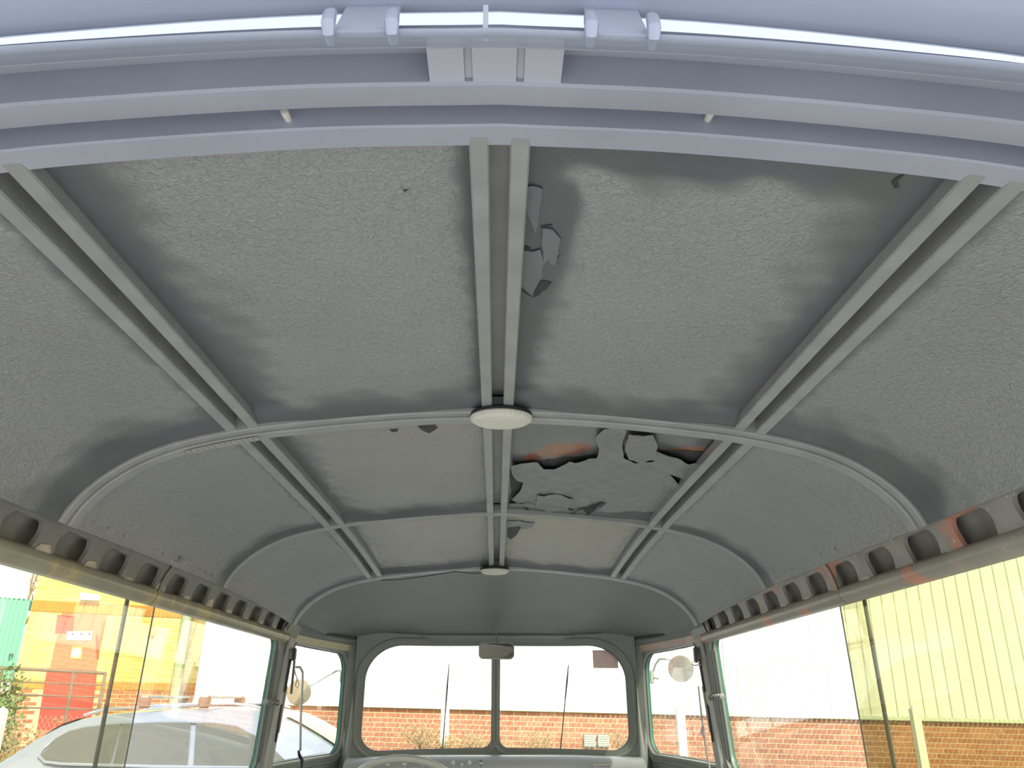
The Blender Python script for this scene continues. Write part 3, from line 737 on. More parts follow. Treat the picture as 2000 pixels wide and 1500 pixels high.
b = B(); c = at_y(1174, 1496, 3.62); b.tube([c+Vector((-.036, .012, -.004)), c+Vector((-.034, 0, .004)), c+Vector((.034, 0, .004)), c+Vector((.036, .012, -.004))], .004, 8); b.out('grab_handle', 'dull_metal', dash)
# steering wheel: only its upper rim rises into the picture
sc = Vector((-.335, 3.29, -.312)); sw = thing('steering_wheel', sc, 'pale steering wheel rim in front of the dashboard', 'steering wheel')
RX = Matrix.Rotation(math.radians(-38), 3, 'X'); R_ = .200
b = B(); pts = [sc+RX @ Vector((R_*math.cos(2*PI*k/48), R_*math.sin(2*PI*k/48), 0)) for k in range(49)]; b.tube(pts, .0135, 12, False); b.out('rim', 'wheel_rim', sw)
for an in (90, 210, 330):
    a = math.radians(an); b = B(); b.tube([sc+RX @ Vector((.03*math.cos(a), .03*math.sin(a), -.02)), sc+RX @ Vector((R_*math.cos(a), R_*math.sin(a), 0))], [.013, .008], 8); b.out('spoke', 'wheel_rim', sw)
b = B(); b.lathe(sc, RX @ Vector((0, 0, 1)), [(.03, -.08), (.042, -.02), (.042, 0), (.02, .012)], 24); b.out('hub', 'wheel_rim', sw)
# instrument pod knobs seen inside the wheel rim
ip = dash
b = B(); b.lathe(Vector((-.345, 3.66, -.325)), (0, -.8, .5), [(.085, -.10), (.085, -.01), (.078, 0), (.070, -.004)], 32); b.out('instrument_pod', 'dash_paint', ip)
for u in (757, 790, 825):
    p = at_y(u, 1493, 3.66); b = B(); b.lathe(p, (0, -.86, .5), [(.003, -.03), (.003, .002), (.009, .004), (.009, .010), (.004, .013)], 16); b.out('knob', 'knob', ip)
# seat belt guides on the pillars
for sgn in (-1, 1):
    fn = side_fn(sgn); p = fn(2.975, .155, .034)
    if sgn < 0:
        t = thing('belt_guide', p, 'black belt guide with a long hanging rod and hook on the left pillar', 'belt guide', 'belt guides on the pillars')
        b = B(); b.box(p, (.014, .026, .045), bev=.004); b.box(p+Vector((.004, 0, -.075)), (.006, .012, .11)); b.out('bracket', 'black_plastic', t)
        b = B(); q = [at_x(u, v0, -.71) for u, v0 in ((578, 1303), (586, 1303), (591, 1312), (591, 1330), (587.5, 1400), (586.5, 1466))]; b.tube(q, .0042, 8); b.out('rod', 'dull_metal', t)
        b = B(); b.tube([at_x(u, v0, -.71) for u, v0 in ((583, 1467), (585, 1476), (590, 1484), (589, 1500))], [.004, .006, .006, .004], 8); b.out('hook', 'black_plastic', t)
        b = B(); b.tube([at_x(u, v0, -.715) for u, v0 in ((574, 1300), (578, 1318), (584, 1336), (582, 1343), (577, 1340), (580, 1325), (574, 1310))], .0012, 5); b.out('cord', 'black_plastic', t)
    else:
        t = thing('belt_guide', p, 'black belt guide with a thin hanging strap on the right pillar', 'belt guide', 'belt guides on the pillars')
        b = B(); b.box(p, (.014, .030, .055), bev=.004); b.out('bracket', 'black_plastic', t)
        b = B(); b.tube([at_x(u, v0, .715) for u, v0 in ((1352, 1297), (1356, 1300), (1368, 1298), (1366, 1292), (1353, 1293))], .0022, 6); b.out('buckle', 'chrome', t)
        b = B(); b.tube([at_x(u, v0, .712) for u, v0 in ((1364, 1340), (1368, 1380), (1374, 1430), (1382, 1480), (1388, 1510))], .0032, 6); b.out('strap', 'dull_metal', t)
        b = B(); b.tube([at_x(u, v0, .71) for u, v0 in ((1373, 1418), (1372, 1432), (1376, 1440))], [.004, .008, .004], 8); b.out('buckle', 'dull_metal', t)
# door mirrors outside
def door_mirror(c, r, face, arm, br, lab, back):
    t = thing('door_mirror', c, lab, 'mirror', 'round door mirrors outside the cab'); n = Vector(face).normalized()
    b = B(); b.lathe(c, n, [(r*.35, -.020), (r*.8, -.012), (r, -.002), (r, .002), (r*.95, .003)], 36); b.out('shell', 'mirror_back', t)
    b = B(); b.lathe(c, n, [(r*.94, .002), (r*.94, .0036)], 36); b.out('mirror_glass', 'mirror_back' if back else 'mirror_glass', t, False)
    b = B(); b.tube(arm, .0045, 8); b.out('arm', 'dull_metal', t)
    b = B(); b.box(br, (.022, .022, .060), bev=.005); b.tube([br, br+Vector((.028 if br.x > 0 else .0, -.02, -.01))], .004, 6); b.out('clamp', 'vent', t)
X1 = .775
c = at_x(1330, 1306, .84); a1 = at_x(1273, 1322, X1-.05)
door_mirror(c, .058, (-.25, -1, -.16), [c+Vector((-.02, .016, .035)), at_y(1302, 1287, c.y+.02), at_y(1288, 1287, a1.y-.01), at_y(1280, 1298, a1.y), a1], a1, 'round door mirror facing the camera outside the right cab window', False)
c = at_x(584, 1352, -.90); a1 = at_x(669, 1322, -.735)
door_mirror(c, .056, (.45, -.85, -.05), [c+Vector((.02, .016, .02)), at_y(608, 1339, c.y+.05), at_y(656, 1311, a1.y-.02), at_y(664, 1309, a1.y), a1], a1, 'round door mirror outside the left cab window beyond the hanging rod', True)

# ---- peeling paint on the roof
peel = [  # outline in the photograph, sag of the free edge
    ('hanging_flake', [(997, 908), (1050, 904), (1062, 914), (1082, 913), (1105, 902), (1150, 892), (1165, 890), (1170, 872), (1162, 855), (1180, 835), (1225, 836), (1215, 862), (1218, 890), (1240, 900), (1278, 898), (1282, 880), (1330, 895), (1345, 906), (1378, 902), (1360, 930), (1345, 940), (1308, 928), (1330, 950), (1345, 945), (1330, 962), (1298, 1000), (1200, 997), (1165, 993), (1185, 978), (1170, 975), (1130, 988), (1112, 990), (1060, 975), (1048, 985), (1010, 982), (1000, 975), (1015, 960), (1022, 942), (1010, 940), (1000, 925)], .0045, 'flake_paint'),
    ('hanging_flake', [(995, 985), (1040, 984), (1070, 993), (1130, 996), (1085, 1003), (1030, 1003), (996, 1001)], .003, 'flake_paint'),
    ('hanging_flake', [(1220, 872), (1228, 842), (1275, 844), (1285, 868), (1279, 895), (1255, 900), (1228, 892)], .006, 'flake_paint'),
    ('hanging_flake', [(1046, 985), (1050, 965), (1085, 962), (1120, 968), (1108, 992), (1070, 990)], .008, 'flake_paint'),
    ('hanging_flake', [(1022, 372), (1040, 366), (1060, 372), (1052, 440), (1046, 460), (1030, 420), (1024, 400)], .0012, 'flake_smooth'),
    ('hanging_flake', [(1060, 450), (1080, 452), (1095, 470), (1085, 520), (1075, 520), (1072, 508), (1062, 520), (1058, 470)], .0012, 'flake_smooth'),
    ('hanging_flake', [(1014, 490), (1040, 495), (1055, 490), (1062, 515), (1058, 548), (1040, 580), (1014, 560)], .001, 'flake_smooth'),
    ('bare_spot', [(1014, 562), (1036, 578), (1058, 552), (1078, 556), (1068, 570), (1042, 586), (1028, 580), (1016, 572)], 0, 'bare_dark'),
    ('bare_spot', [(997, 912), (1012, 935), (1022, 940), (1020, 955), (1005, 975), (997, 970)], 0, 'bare_dark'),
    ('bare_spot', [(1010, 982), (1045, 970), (1058, 990), (1045, 992)], 0, 'bare_dark'),
    ('bare_spot', [(1112, 992), (1150, 988), (1182, 976), (1160, 992), (1135, 996)], 0, 'bare_dark'),
    ('bare_spot', [(1308, 927), (1340, 935), (1350, 942), (1335, 946)], 0, 'bare_dark'),
    ('bare_spot', [(1050, 900), (1110, 890), (1165, 884), (1170, 892), (1110, 906), (1082, 914), (1062, 914)], 0, 'bare_dark'),
    ('bare_spot', [(1285, 878), (1400, 885), (1385, 900), (1345, 908), (1318, 892)], 0, 'bare_dark'),
    ('bare_spot', [(992, 1032), (1022, 1030), (1010, 1046), (998, 1056), (990, 1050)], 0, 'bare_dark'),
    ('hanging_flake', [(992, 1018), (1045, 1020), (1036, 1032), (1022, 1034), (1015, 1028), (992, 1030)], .003, 'flake_paint'),
    ('bare_spot', [(815, 832), (850, 830), (855, 836), (838, 846), (825, 840)], 0, 'bare_dark'),
    ('bare_spot', [(760, 838), (778, 836), (776, 843), (765, 843)], 0, 'bare_dark'),
    ('bare_spot', [(784, 370), (790, 374), (800, 372), (792, 377), (794, 381), (789, 376)], 0, 'bare_dark'),
    ('bare_spot', [(1742, 362), (1750, 352), (1770, 345), (1755, 358), (1758, 372), (1748, 374)], 0, 'bare_dark'),
    ('bare_spot', [(1460, 287), (1490, 288), (1500, 291), (1475, 291)], 0, 'bare_dark'),
    ('bare_spot', [(1525, 280), (1535, 281), (1556, 277), (1540, 284), (1530, 286)], 0, 'bare_dark'),
    ('bare_spot', [(1240, 1050), (1258, 1040), (1235, 1072), (1218, 1090), (1222, 1078)], 0, 'bare_dark'),
    ('bare_spot', [(1055, 447), (1075, 443), (1080, 446), (1065, 450), (1060, 455)], 0, 'bare_dark'),
    ('bare_spot', [(1016, 486), (1030, 486), (1040, 493), (1018, 490)], 0, 'bare_dark'),
    ('bare_spot', [(1075, 510), (1096, 503), (1082, 514), (1076, 520)], 0, 'bare_dark'),
]
for nm, P, sag, m in peel:
    pts = []
    n0 = len(P)
    for i in range(n0):       # densify with small random tears
        a, b2 = P[i], P[(i+1) % n0]; L = math.hypot(b2[0]-a[0], b2[1]-a[1]); k = max(1, int(L/9))
        for j in range(k):
            t = j/k; jt = random.uniform(-1.6, 1.6) if j else 0; pts.append((a[0]+(b2[0]-a[0])*t+jt, a[1]+(b2[1]-a[1])*t+jt))
    cx = sum(p[0] for p in pts)/len(pts); cy = sum(p[1] for p in pts)/len(pts); c0 = on_roof(cx, cy)
    bi = 0 if c0.y < 1.27 else 1 if c0.y < 2.07 else 2; ci = 1 if c0.x < 0 else 2; deep = (bi, ci) == (1, 2) and sag
    def level(x, y): return smooth_table(CROWN, y)-smooth_table(DROP, min(.685, abs(x)))+panel_dn(xs(x), ci, bi, y)
    bm = bmesh.new(); base = .016 if not (bi, ci) == (1, 2) else (.0185 if sag else .026)
    stp = 9 if bi else 14; ins = [Vector((u, v0)) for u in range(int(min(p[0] for p in pts)), int(max(p[0] for p in pts)), stp) for v0 in range(int(min(p[1] for p in pts)), int(max(p[1] for p in pts)), stp) if inpoly(u, v0, pts) and pdist(u, v0, pts) > 4]
    ed = [(k, (k+1) % len(pts)) for k in range(len(pts))]
    V2, E2, F2 = delaunay_2d_cdt([Vector(p) for p in pts]+ins, ed, [], 1, 1e-4)[:3]
    vs = [bm.verts.new(on_roof(q.x, q.y, base)) for q in V2]
    for q in F2:
        try: bm.faces.new([vs[k] for k in q])
        except ValueError: pass
    loose = [v_ for v_ in bm.verts if not v_.link_faces]; bmesh.ops.delete(bm, geom=loose, context='VERTS')
    bnd = [v_.co.copy() for v_ in bm.verts if v_.is_boundary]
    for q in bm.verts:
        z0 = level(q.co.x, q.co.y)
        if deep:
            d = min((q.co-b_).length for b_ in bnd)
            q.co.z = z0-.0075-.0035*wob(q.co.x*1.9, q.co.y*2.2)-sag*(1-sm(0, .03, d))*(.2+.8*abs(wob(q.co.x*1.3+1, q.co.y*1.7)))
        elif sag: q.co.z = z0-.0010-sag*(1 if q.is_boundary else .2)*abs(wob(q.co.x*2.1, q.co.y*2.3))
        else: q.co.z = z0-.0007
    for q in bm.verts: q.co.z += ZO
    off = base_of(ceiling); bmesh.ops.translate(bm, vec=-off, verts=bm.verts)
    me = bpy.data.meshes.new(nm); bm.to_mesh(me); bm.free()
    o = link(nm, me, m, ceiling)
    if sag:
        so_ = o.modifiers.new('thickness', 'SOLIDIFY'); so_.thickness = .0008
        tag(o, 'torn grey paint sheet peeling from the roof panel')

# ================================================================== OUTSIDE
def gz(x, y):   # the yard falls gently to the right
    return -1.52-.010*x
vs, fs = grid([[Vector((x, y, gz(x, y))) for x in (-60, -20, -8, 0, 8, 20, 60)] for y in (-40, -10, 0, 5, 9.5, 20, 60)])
o = M('ground', vs, fs, 'tarmac', None, False); tag(o, 'grey tarmac yard the van stands on', kind='structure')
# warehouse: brick plinth with ribbed pale cladding above.  Its long axis from the measured top edge of the brickwork
P0 = at_y(378, 1372.5, 15.0); P1 = at_y(2000, 1413, 13.05); AX = (P1-P0).normalized(); UPW = Vector((0, 0, 1)); NW = Vector((AX.y, -AX.x, 0)).normalized()  # towards the yard
if NW.y > 0: NW = -NW
UPW = AX.cross(NW); UPW = UPW if UPW.z > 0 else -UPW
wh = thing('warehouse', P0+UPW*-1.35, 'long pale warehouse with orange brick plinth and ribbed cladding facing the van', 'building')
WL = 22.0; ROWH, BRL = .075, .225
def wp(a, h, d=0): return P0+AX*a+UPW*h+NW*d
b = B(); b.prism([wp(0, -1.45, 0), wp(WL, -1.45, 0), wp(WL, 0, 0), wp(0, 0, 0)], -NW*.3); b.out('mortar_wall', 'mortar', wh, False)
def clad(a0, a1, h0, h1, step, m, name, parent):
    pf = [(0, 0), (.30, 0), (.36, .018), (.80, .018), (.86, 0)]; R0 = []; R1 = []; k = 0
    a = a0
    while a < a1:
        for t, d in pf: R0.append(wp(a+t*step, h0, .01+d)); R1.append(wp(a+t*step, h1, .01+d))
        a += step
    v, f = grid([R0, R1]); return M(name, v, f, m, parent, False)
clad(0, WL, .03, 5.5, .20, 'cladding', 'ribbed_cladding', wh)
b = B(); b.prism([wp(0, 0, .075), wp(WL, 0, .075), wp(WL, .012, .075), wp(0, .012, .075)], -NW*.1); b.prism([wp(0, .012, .045), wp(WL, .012, .045), wp(WL, .05, .040), wp(0, .05, .040)], -NW*.03); b.out('drip_flashing', 'flashing', wh, False)
b = B(); b.prism([wp(0, 5.5, .06), wp(WL, 5.5, .06), wp(WL, 5.9, .06), wp(0, 5.9, .06)], -NW*6); b.out('roof_edge', 'cladding', wh, False)
b = B(); b.prism([wp(0, -1.45, 0), wp(0, 5.5, 0), wp(0, 5.5, -6), wp(0, -1.45, -6)], AX*.1); b.out('end_wall', 'cladding', wh, False)
# bricks: those seen largest through the glass are single parts, the rest one mesh
RW = Matrix((AX, -NW, UPW)).transposed()
def brick_mesh(name, m, L=.211, H=.061, D=.03):
    b = B(); b.box((0, 0, 0), (L, D, H)); me = mesh(name, b.v, b.f, False); me.materials.append(MATS[m]); return me
def seen(u, v0):
    if 585 < u < 676 and 1370 < v0 < 1478: return 1
    if 712 < u < 1232 and 1372 < v0 < 1466: return 1
    if 1272 < u < 1368 and 1380 < v0 < 1482: return 1
    if 1402 < u < 2010 and 1390 < v0 < 1505: return 1
    if 430 < u < 545 and 1370 < v0 < 1388: return 1
    return 0
cand = []
for r in range(19):
    for k in range(int(WL/BRL)):
        a = (k+.5+(.5 if r % 2 else 0))*BRL; h = -(r+.5)*ROWH-.004; c = wp(a, h, -.008); u, v0 = px(c)
        cand.append((seen(u, v0), -c.dot(FW), a, h, c))
cand.sort(key=lambda q: (-q[0], -q[1])); near = cand[:300]; rest = cand[300:]
bms = [brick_mesh('brick', m) for m in ('brick_a', 'brick_b', 'brick_c')]
for q in near:
    o = bpy.data.objects.new('brick', random.choice(bms)); COL.objects.link(o); o.parent = wh
    o.matrix_local = Matrix.Translation(q[4]+Vector((0, 0, ZO))-Vector(wh.location)+NW*random.uniform(-.002, .002)) @ RW.to_4x4()
b = B()
for q in rest: b.box(q[4], (.211, .03, .061), RW)
o = b.out('brick_courses', 'brick_b', wh, False, 'stuff')
for i, (u, v0) in enumerate(((1152, 1447), (1179, 1447))):
    c = None
    r_ = ray(u, v0); t = (P0-Vector((0, 0, 0))).dot(NW)/r_.dot(NW); c = r_*t
    b = B(); b.box(c+NW*.03, (.185, .05, .185), RW, bev=.006)
    for k in range(5): b.box(c+NW*.056+UPW*(-.066+.033*k), (.16, .01, .008), RW)
    tag(b.out('wall_vent', 'vent', wh, False), 'pale square vent plate on the brickwork')
# bank of rough grass in front of the plinth
vs, fs = grid([[wp(-1+24*i/30, h+.05*wob(i*.37, d), d) for i in range(31)] for d, h in ((.0, -.92), (.8, -.94), (1.5, -1.02), (1.8, -1.15), (2.1, -1.42))])
o = M('grass_bank', vs, fs, 'grass', None); tag(o, 'low bank of rough grass along the warehouse plinth', kind='structure')
b = B(); random.seed(3)
for k in range(5200):
    a = random.uniform(0, 22); d = random.uniform(.1, 1.75); h = lerp_table([(0, -.92), (.8, -.94), (1.5, -1.02), (1.8, -1.15)], d); p = wp(a, h-.02, d); L = random.uniform(.08, .24)*(1.3 if d > 1 else 1)
    q = p+Vector((random.uniform(-.06, .06), random.uniform(-.06, .06), L)); s_ = AX*.008; b.add([p-s_, p+s_, q], [(0, 1, 2)])
o = b.out('grass_blades', 'grass', None, False, 'stuff'); tag(o, 'green grass blades growing on the bank by the brick plinth', 'grass', kind='stuff')
# dry shrubs
def shrub(c, hgt, wid, n, label, leaf, cat='shrub', grp='shrubs and weeds by the wall and fence', bare=False, ls=1.0):
    t = thing('shrub', c, label, cat, grp); b = B(); lf = B(); tips = []
    for k in range(n):
        an = random.uniform(0, 2*PI); r = wid*random.uniform(.2, 1); top = c+Vector((r*math.cos(an), r*math.sin(an)*.7, hgt*random.uniform(.45, 1))); mid = c*.5+top*.5+Vector((random.uniform(-.05, .05), random.uniform(-.05, .05), .06))
        b.tube([c+Vector((random.uniform(-.05, .05), 0, 0)), mid, top], [.006, .004, .002], 4)
        for j in range(26):
            q = mid+(top-mid)*random.uniform(-.4, 1.05)+Vector((random.gauss(0, .05), random.gauss(0, .05), random.gauss(0, .05))); d = Vector((random.gauss(0, 1), random.gauss(0, 1), random.gauss(0, 1))).normalized(); e = d.orthogonal().normalized(); L = random.uniform(.015, .04)*ls
            if bare and j > 6: break
            lf.add([q, q+d*L*.5+e*L*.3, q+d*L, q+d*L*.5-e*L*.3], [(0, 1, 2, 3)])
    b.out('twigs', 'twig', t, False); lf.out('foliage', leaf, t, False, 'stuff'); return t
def ground_at(u, v0, y): return at_y(u, v0, y)
shrub(at_y(826, 1480, 12.0), .50, .42, 34, 'dry brown shrub against the bricks behind the left windscreen half', 'leaf_dry')
shrub(at_y(935, 1480, 12.4), .33, .45, 26, 'low straw coloured weeds beside the windscreen post on the brick wall', 'leaf_dry')
shrub(at_y(1215, 1480, 12.4), .42, .28, 16, 'thin dark leafless shrub right of the two wall vents', 'twig')
shrub(at_y(1060, 1482, 12.4), .38, .5, 24, 'low dry weeds under the bricks behind the right windscreen half', 'leaf_dry')
shrub(at_y(868, 1500, 10.1), .36, .16, 22, 'tuft of dry weeds at the foot of the white post left of the windscreen post', 'leaf_dry')
# chain link fence on concrete posts
FY = 10.6
fence = thing('chain_link_fence', (0, FY, -1.5), 'chain link fence on white concrete posts between yard and brick wall', 'fence')
for u, v0, lean in ((5, 1388, 0), (870, 1381, .0), (1328, 1385, 0), (1785, 1385, 0.0)):
    p = at_y(u, v0, FY); w = .048
    q = Vector((p.x, p.y, gz(p.x, FY)))
    b = B(); b.prism([q+Vector((-w, -w, 0)), q+Vector((w, -w, 0)), q+Vector((w, w, 0)), q+Vector((-w, w, 0))], p-q); b.add([p+Vector((-w, -w, 0)), p+Vector((w, -w, 0)), p+Vector((w, w, 0)), p+Vector((-w, w, 0)), p+Vector((0, 0, .05))], [(0, 1, 4), (1, 2, 4), (2, 3, 4), (3, 0, 4)])
    b.out('post', 'concrete', fence, False)
b = B(); zt = -.16; zb = -1.48
def wire(x0, z0, x1, z1, r=.0018):
    d = Vector((x1-x0, 0, z1-z0)).normalized(); n_ = Vector((-d.z, 0, d.x))*r; y = Vector((0, r, 0)); p, q = Vector((x0, FY+.06, z0)), Vector((x1, FY+.06, z1))
    b.add([p+n_, p-n_*.5+y, p-n_*.5-y, q+n_, q-n_*.5+y, q-n_*.5-y], [(0, 1, 4, 3), (1, 2, 5, 4), (2, 0, 3, 5)])
x = -8.0; H_ = zt-zb
while x < 9.0:
    wire(x, zb, x+H_*.62, zt); wire(x+H_*.62, zb, x, zt); x += .062
for z in (-.8, zb+.05): wire(-8, z, 9.5, z, .0018)
b.out('wire_mesh', 'wire', fence, False, 'stuff')
# yellow brick building with the red door
Q0 = at_y(28, 1328, 16.0); Q1 = at_y(381, 1335, 17.2); AY = (Q1-Q0).normalized(); NY = Vector((AY.y, -AY.x, 0)).normalized(); NY = NY if NY.y < 0 else -NY
UY = AY.cross(NY); UY = UY if UY.z > 0 else -UY
yb_ = thing('brick_building', Q0+UY*-1.9, 'yellow brick building with orange bands and a red door on the left', 'building')
def yp(a, h, d=0): return Q0+AY*a+UY*h+NY*d
def yhit(u, v0, d=0):
    r_ = ray(u, v0); t = (Q0+NY*d).dot(NY)/r_.dot(NY); p = r_*t; e = p-Q0; return e.dot(AY), e.dot(UY)
aL = yhit(58, 1200)[0]; aR = yhit(390, 1330)[0]
b = B(); b.prism([yp(aL, -1.95), yp(aR, -1.95), yp(aR, 3.6), yp(aL, 3.6)], -NY*5); b.out('wall_core', 'ymortar', yb_, False)
b = B(); b.prism([yp(aL-.0, -1.95, .002), yp(aR, -1.95, .002), yp(aR, -.22, .002), yp(aL, -.22, .002)], NY*.003); b.out('plinth_core', 'mortar', yb_, False)
d0 = yhit(121, 1197); d1 = yhit(209, 1201); dlow = yhit(85, 1425)[1]
band_h0 = yhit(57, 1193)[1]; band_h1 = yhit(59, 1171)[1]
lowb1 = yhit(200, 1331)[1]; lowb0 = yhit(200, 1347)[1]
# soldier-course bands: upright bricks, one part each
def ybrick(name, me, a, h, d=-.007):
    o = bpy.data.objects.new(name, me); COL.objects.link(o); o.parent = yb_
    o.matrix_local = Matrix.Translation(yp(a, h, d)+Vector((0, 0, ZO))-Vector(yb_.location)) @ RY.to_4x4(); return o
RY = Matrix((AY, -NY, UY)).transposed()
sold = brick_mesh('soldier_brick', 'oband', .066, band_h1-band_h0-.01, .035); sold2 = brick_mesh('soldier_brick', 'oband', .066, lowb1-lowb0-.01, .035)
doorA, doorB = d0[0], d1[0]
k = 0; a = aL+.04
while a < aR-.05:
    ybrick('soldier_brick', sold, a, (band_h0+band_h1)/2, .008)
    if not (doorA-.02 < a < doorB+.02): ybrick('soldier_brick', sold2, a, (lowb0+lowb1)/2, .008)
    a += .075
ym = [brick_mesh('brick', m) for m in ('ybrick_a', 'ybrick_b')]
cand = []
for r in range(-40, 40):
    h = lowb1+.004+(r+.5)*ROWH if r >= 0 else lowb0-.004+(r+1-.5)*ROWH
    if h > 3.5 or h < -1.9: continue
    if band_h0-.035 < h < band_h1+.035: continue
    for k in range(int((aR-aL)/BRL)):
        a = aL+(k+.5+(.5 if r % 2 else 0))*BRL
        if a > aR-.1: continue
        if doorA-.10 < a < doorB+.10 and h < d0[1]+.03: continue
        u, v0 = px(yp(a, h)); vis = 1 if (-10 < u < 385 and 1110+.27*u < v0 < 1420-.1*u) else 0
        cand.append((vis, a, h, r >= 0))
cand.sort(key=lambda q: (-q[0], q[1])); near = cand[:300]; rest = cand[300:]
for vis, a, h, up in near: ybrick('brick', random.choice(ym if up else bms), a, h)
for up, m in ((True, 'ybrick_a'), (False, 'brick_a')):
    b = B()
    for q in rest:
        if q[3] == up: b.box(yp(q[1], q[2], -.007), (.211, .03, .061), RY)
    b.out('brick_courses', m, yb_, False, 'stuff')
# red door: frame, two leaves of colour, sign, round notice, handle
dr = M('door', *(lambda B_: (B_.v, B_.f))(B().prism([yp(doorA, -1.9, -.03), yp(doorB, -1.9, -.03), yp(doorB, d0[1], -.03), yp(doorA, d0[1], -.03)], NY*.05)), 'red_pale', yb_, False)
tag(dr, 'red metal door with white sign')
def panel_px(name, quad, m, d, th, parent):
    P_ = [yp(*yhit(u, v0, d), d) for u, v0 in quad]; b = B(); b.prism(P_, NY*th); return b.out(name, m, parent, False)
panel_px('vent_panel', [(112, 1201), (146, 1204), (142, 1238), (107, 1236)], 'red_door', .022, .006, dr)
panel_px('kick_panel', [(92, 1305), (190, 1310), (176, 1425), (72, 1425)], 'red_door', .022, .006, dr)
sg_ = panel_px('door_sign', [(131, 1233), (180, 1233), (178, 1251), (129, 1250)], 'sign_white', .024, .008, dr)
sg2 = panel_px('notice', [(141, 1263), (161, 1264), (158, 1287), (137, 1286)], 'ybrick_b', .024, .005, dr)
panel_px('handle', [(188, 1240), (191, 1240), (193, 1285), (190, 1285)], 'red_door', .024, .04, dr)
a_, h_ = yhit(149, 1275); b = B(); b.lathe(yp(a_, h_, .03), NY, [(.085, 0), (.085, .004)], 24); b.out('notice_disc', 'sign_white', dr, False)
for u in (141.5, 159, 174.5): panel_px('sign_lettering', [(u-1.8, 1236), (u+1.8, 1236), (u+1.6, 1240), (u-1.8, 1240)], 'dark_print', .033, .001, dr)
panel_px('wall_lamp', [(157, 1158), (196, 1163), (195, 1174), (157, 1172)], 'sign_white', .03, .12, yb_)
b = B(); a_, _ = yhit(350, 1300); b.tube([yp(a_, -1.8, .10), yp(a_, 3.0, .10)], .10, 12); b.out('drainpipe', 'pipe_green', yb_)
panel_px('wall_box', [(289, 1222), (301, 1221), (301, 1243), (287, 1243)], 'oband', .02, .05, yb_)
# ramp handrail in front of the door
rl = thing('handrail', at_y(100, 1420, 13.5), 'brown metal handrail with four bars in front of the red door', 'railing'); RYD = 13.5
for u0, v0, u1, v1, r in ((-60, 1301, 207, 1315, .026), (-60, 1328, 203, 1338, .013), (-60, 1354, 199, 1362, .013), (-60, 1379, 196, 1386, .013)):
    b = B(); b.tube([at_y(u0, v0, RYD), at_y(u1, v1, RYD)], r, 8); b.out('bar', 'rail_metal', rl)
for u0, v0, u1, v1 in ((145, 1311, 127, 1410), (206, 1315, 190, 1400), (5, 1305, -18, 1410)):
    b = B(); b.tube([at_y(u0, v0, RYD), at_y(u1, v1, RYD)], .026, 8); b.out('post', 'rail_metal', rl)
# teal shed, bare trees, bush at the far left
ts = thing('teal_shed', at_y(20, 1380, 21), 'teal clad shed with a flat top beyond the yellow building', 'building')
A_ = at_y(-120, 1157, 21); C_ = at_y(62, 1171, 21); b = B(); n_ = 40
R0 = []; R1 = []
for i in range(n_*2):
    t = i/(n_*2-1); p = A_*(1-t)+C_*t; p = p+Vector((0, -.05 if (i//2) % 2 else 0, 0)); R1.append(p); R0.append(Vector((p.x, p.y, p.z-1.95)))
v, f = grid([R0, R1]); b.add(v, f); b.out('ribbed_wall', 'teal', ts, False)
b = B(); b.prism([R0[0], R0[-1], Vector((R0[-1].x, R0[-1].y, -1.6)), Vector((R0[0].x, R0[0].y, -1.6))], (0, 3, 0)); b.out('white_base', 'sign_white', ts, False)
b = B(); b.prism([A_, C_, C_+Vector((0, 0, -.04)), A_+Vector((0, 0, -.04))], (0, 4, 0)); b.out('roof_edge', 'teal', ts, False)
for i, u in enumerate((19, 24)):
    b = B(); p = at_y(u, 1280, 20.9); b.box(p, (.03, .01, .09))
    if i: b.box(p+Vector((-.03, 0, 0)), (.05, .01, .02))
    b.out('number_mark', 'dark_print', ts, False)
def tree(c, hgt, lab):
    t = thing('bare_tree', c, lab, 'tree', 'bare trees beyond the shed'); b = B()
    def br(p, d, L, r, dep):
        q = p+d*L; b.tube([p, p*.5+q*.5+Vector((random.gauss(0, .03), 0, random.gauss(0, .03)))*L, q], [r, r*.8, r*.6], 5, False)
        if dep == 0: return
        for k in range(3 if dep > 1 else 4):
            dd = (d+Vector((random.gauss(0, .5), random.gauss(0, .5), random.gauss(.15, .3)))).normalized(); br(q, dd, L*random.uniform(.55, .8), r*.55, dep-1)
    br(c, Vector((0, 0, 1)), hgt*.36, hgt*.02, 4); b.out('branches', 'twig', t, False); return t
tree(at_y(15, 1330, 30), 4.9, 'bare twiggy tree above the left end of the teal shed'); tree(at_y(52, 1330, 33), 4.9, 'bare twiggy tree beside the yellow brick corner')
def foot(u, y): p = at_y(u, 1480, y); return Vector((p.x, y, gz(p.x, y)))
random.seed(5)
shrub(foot(-10, 12.2), 1.95, .20, 60, 'dense green bush at the left edge under the handrail', 'leaf_green', 'bush', ls=2.6)
shrub(foot(20, 11.4), 1.30, .75, 48, 'brown dry hedge behind the chain link left of the silver car', 'leaf_dry', 'shrub', ls=1.8)
shrub(foot(112, 12.8), 1.2, .45, 36, 'dry brown brush at the tail of the silver car', 'leaf_dry', 'shrub', ls=1.8)

# ---- silver estate car parked across in front
YC = 8.2
car = thing('estate_car', (-2.7, YC+.85, -1.52), 'silver estate car with roof bars parked on the left beyond the side window', 'car')
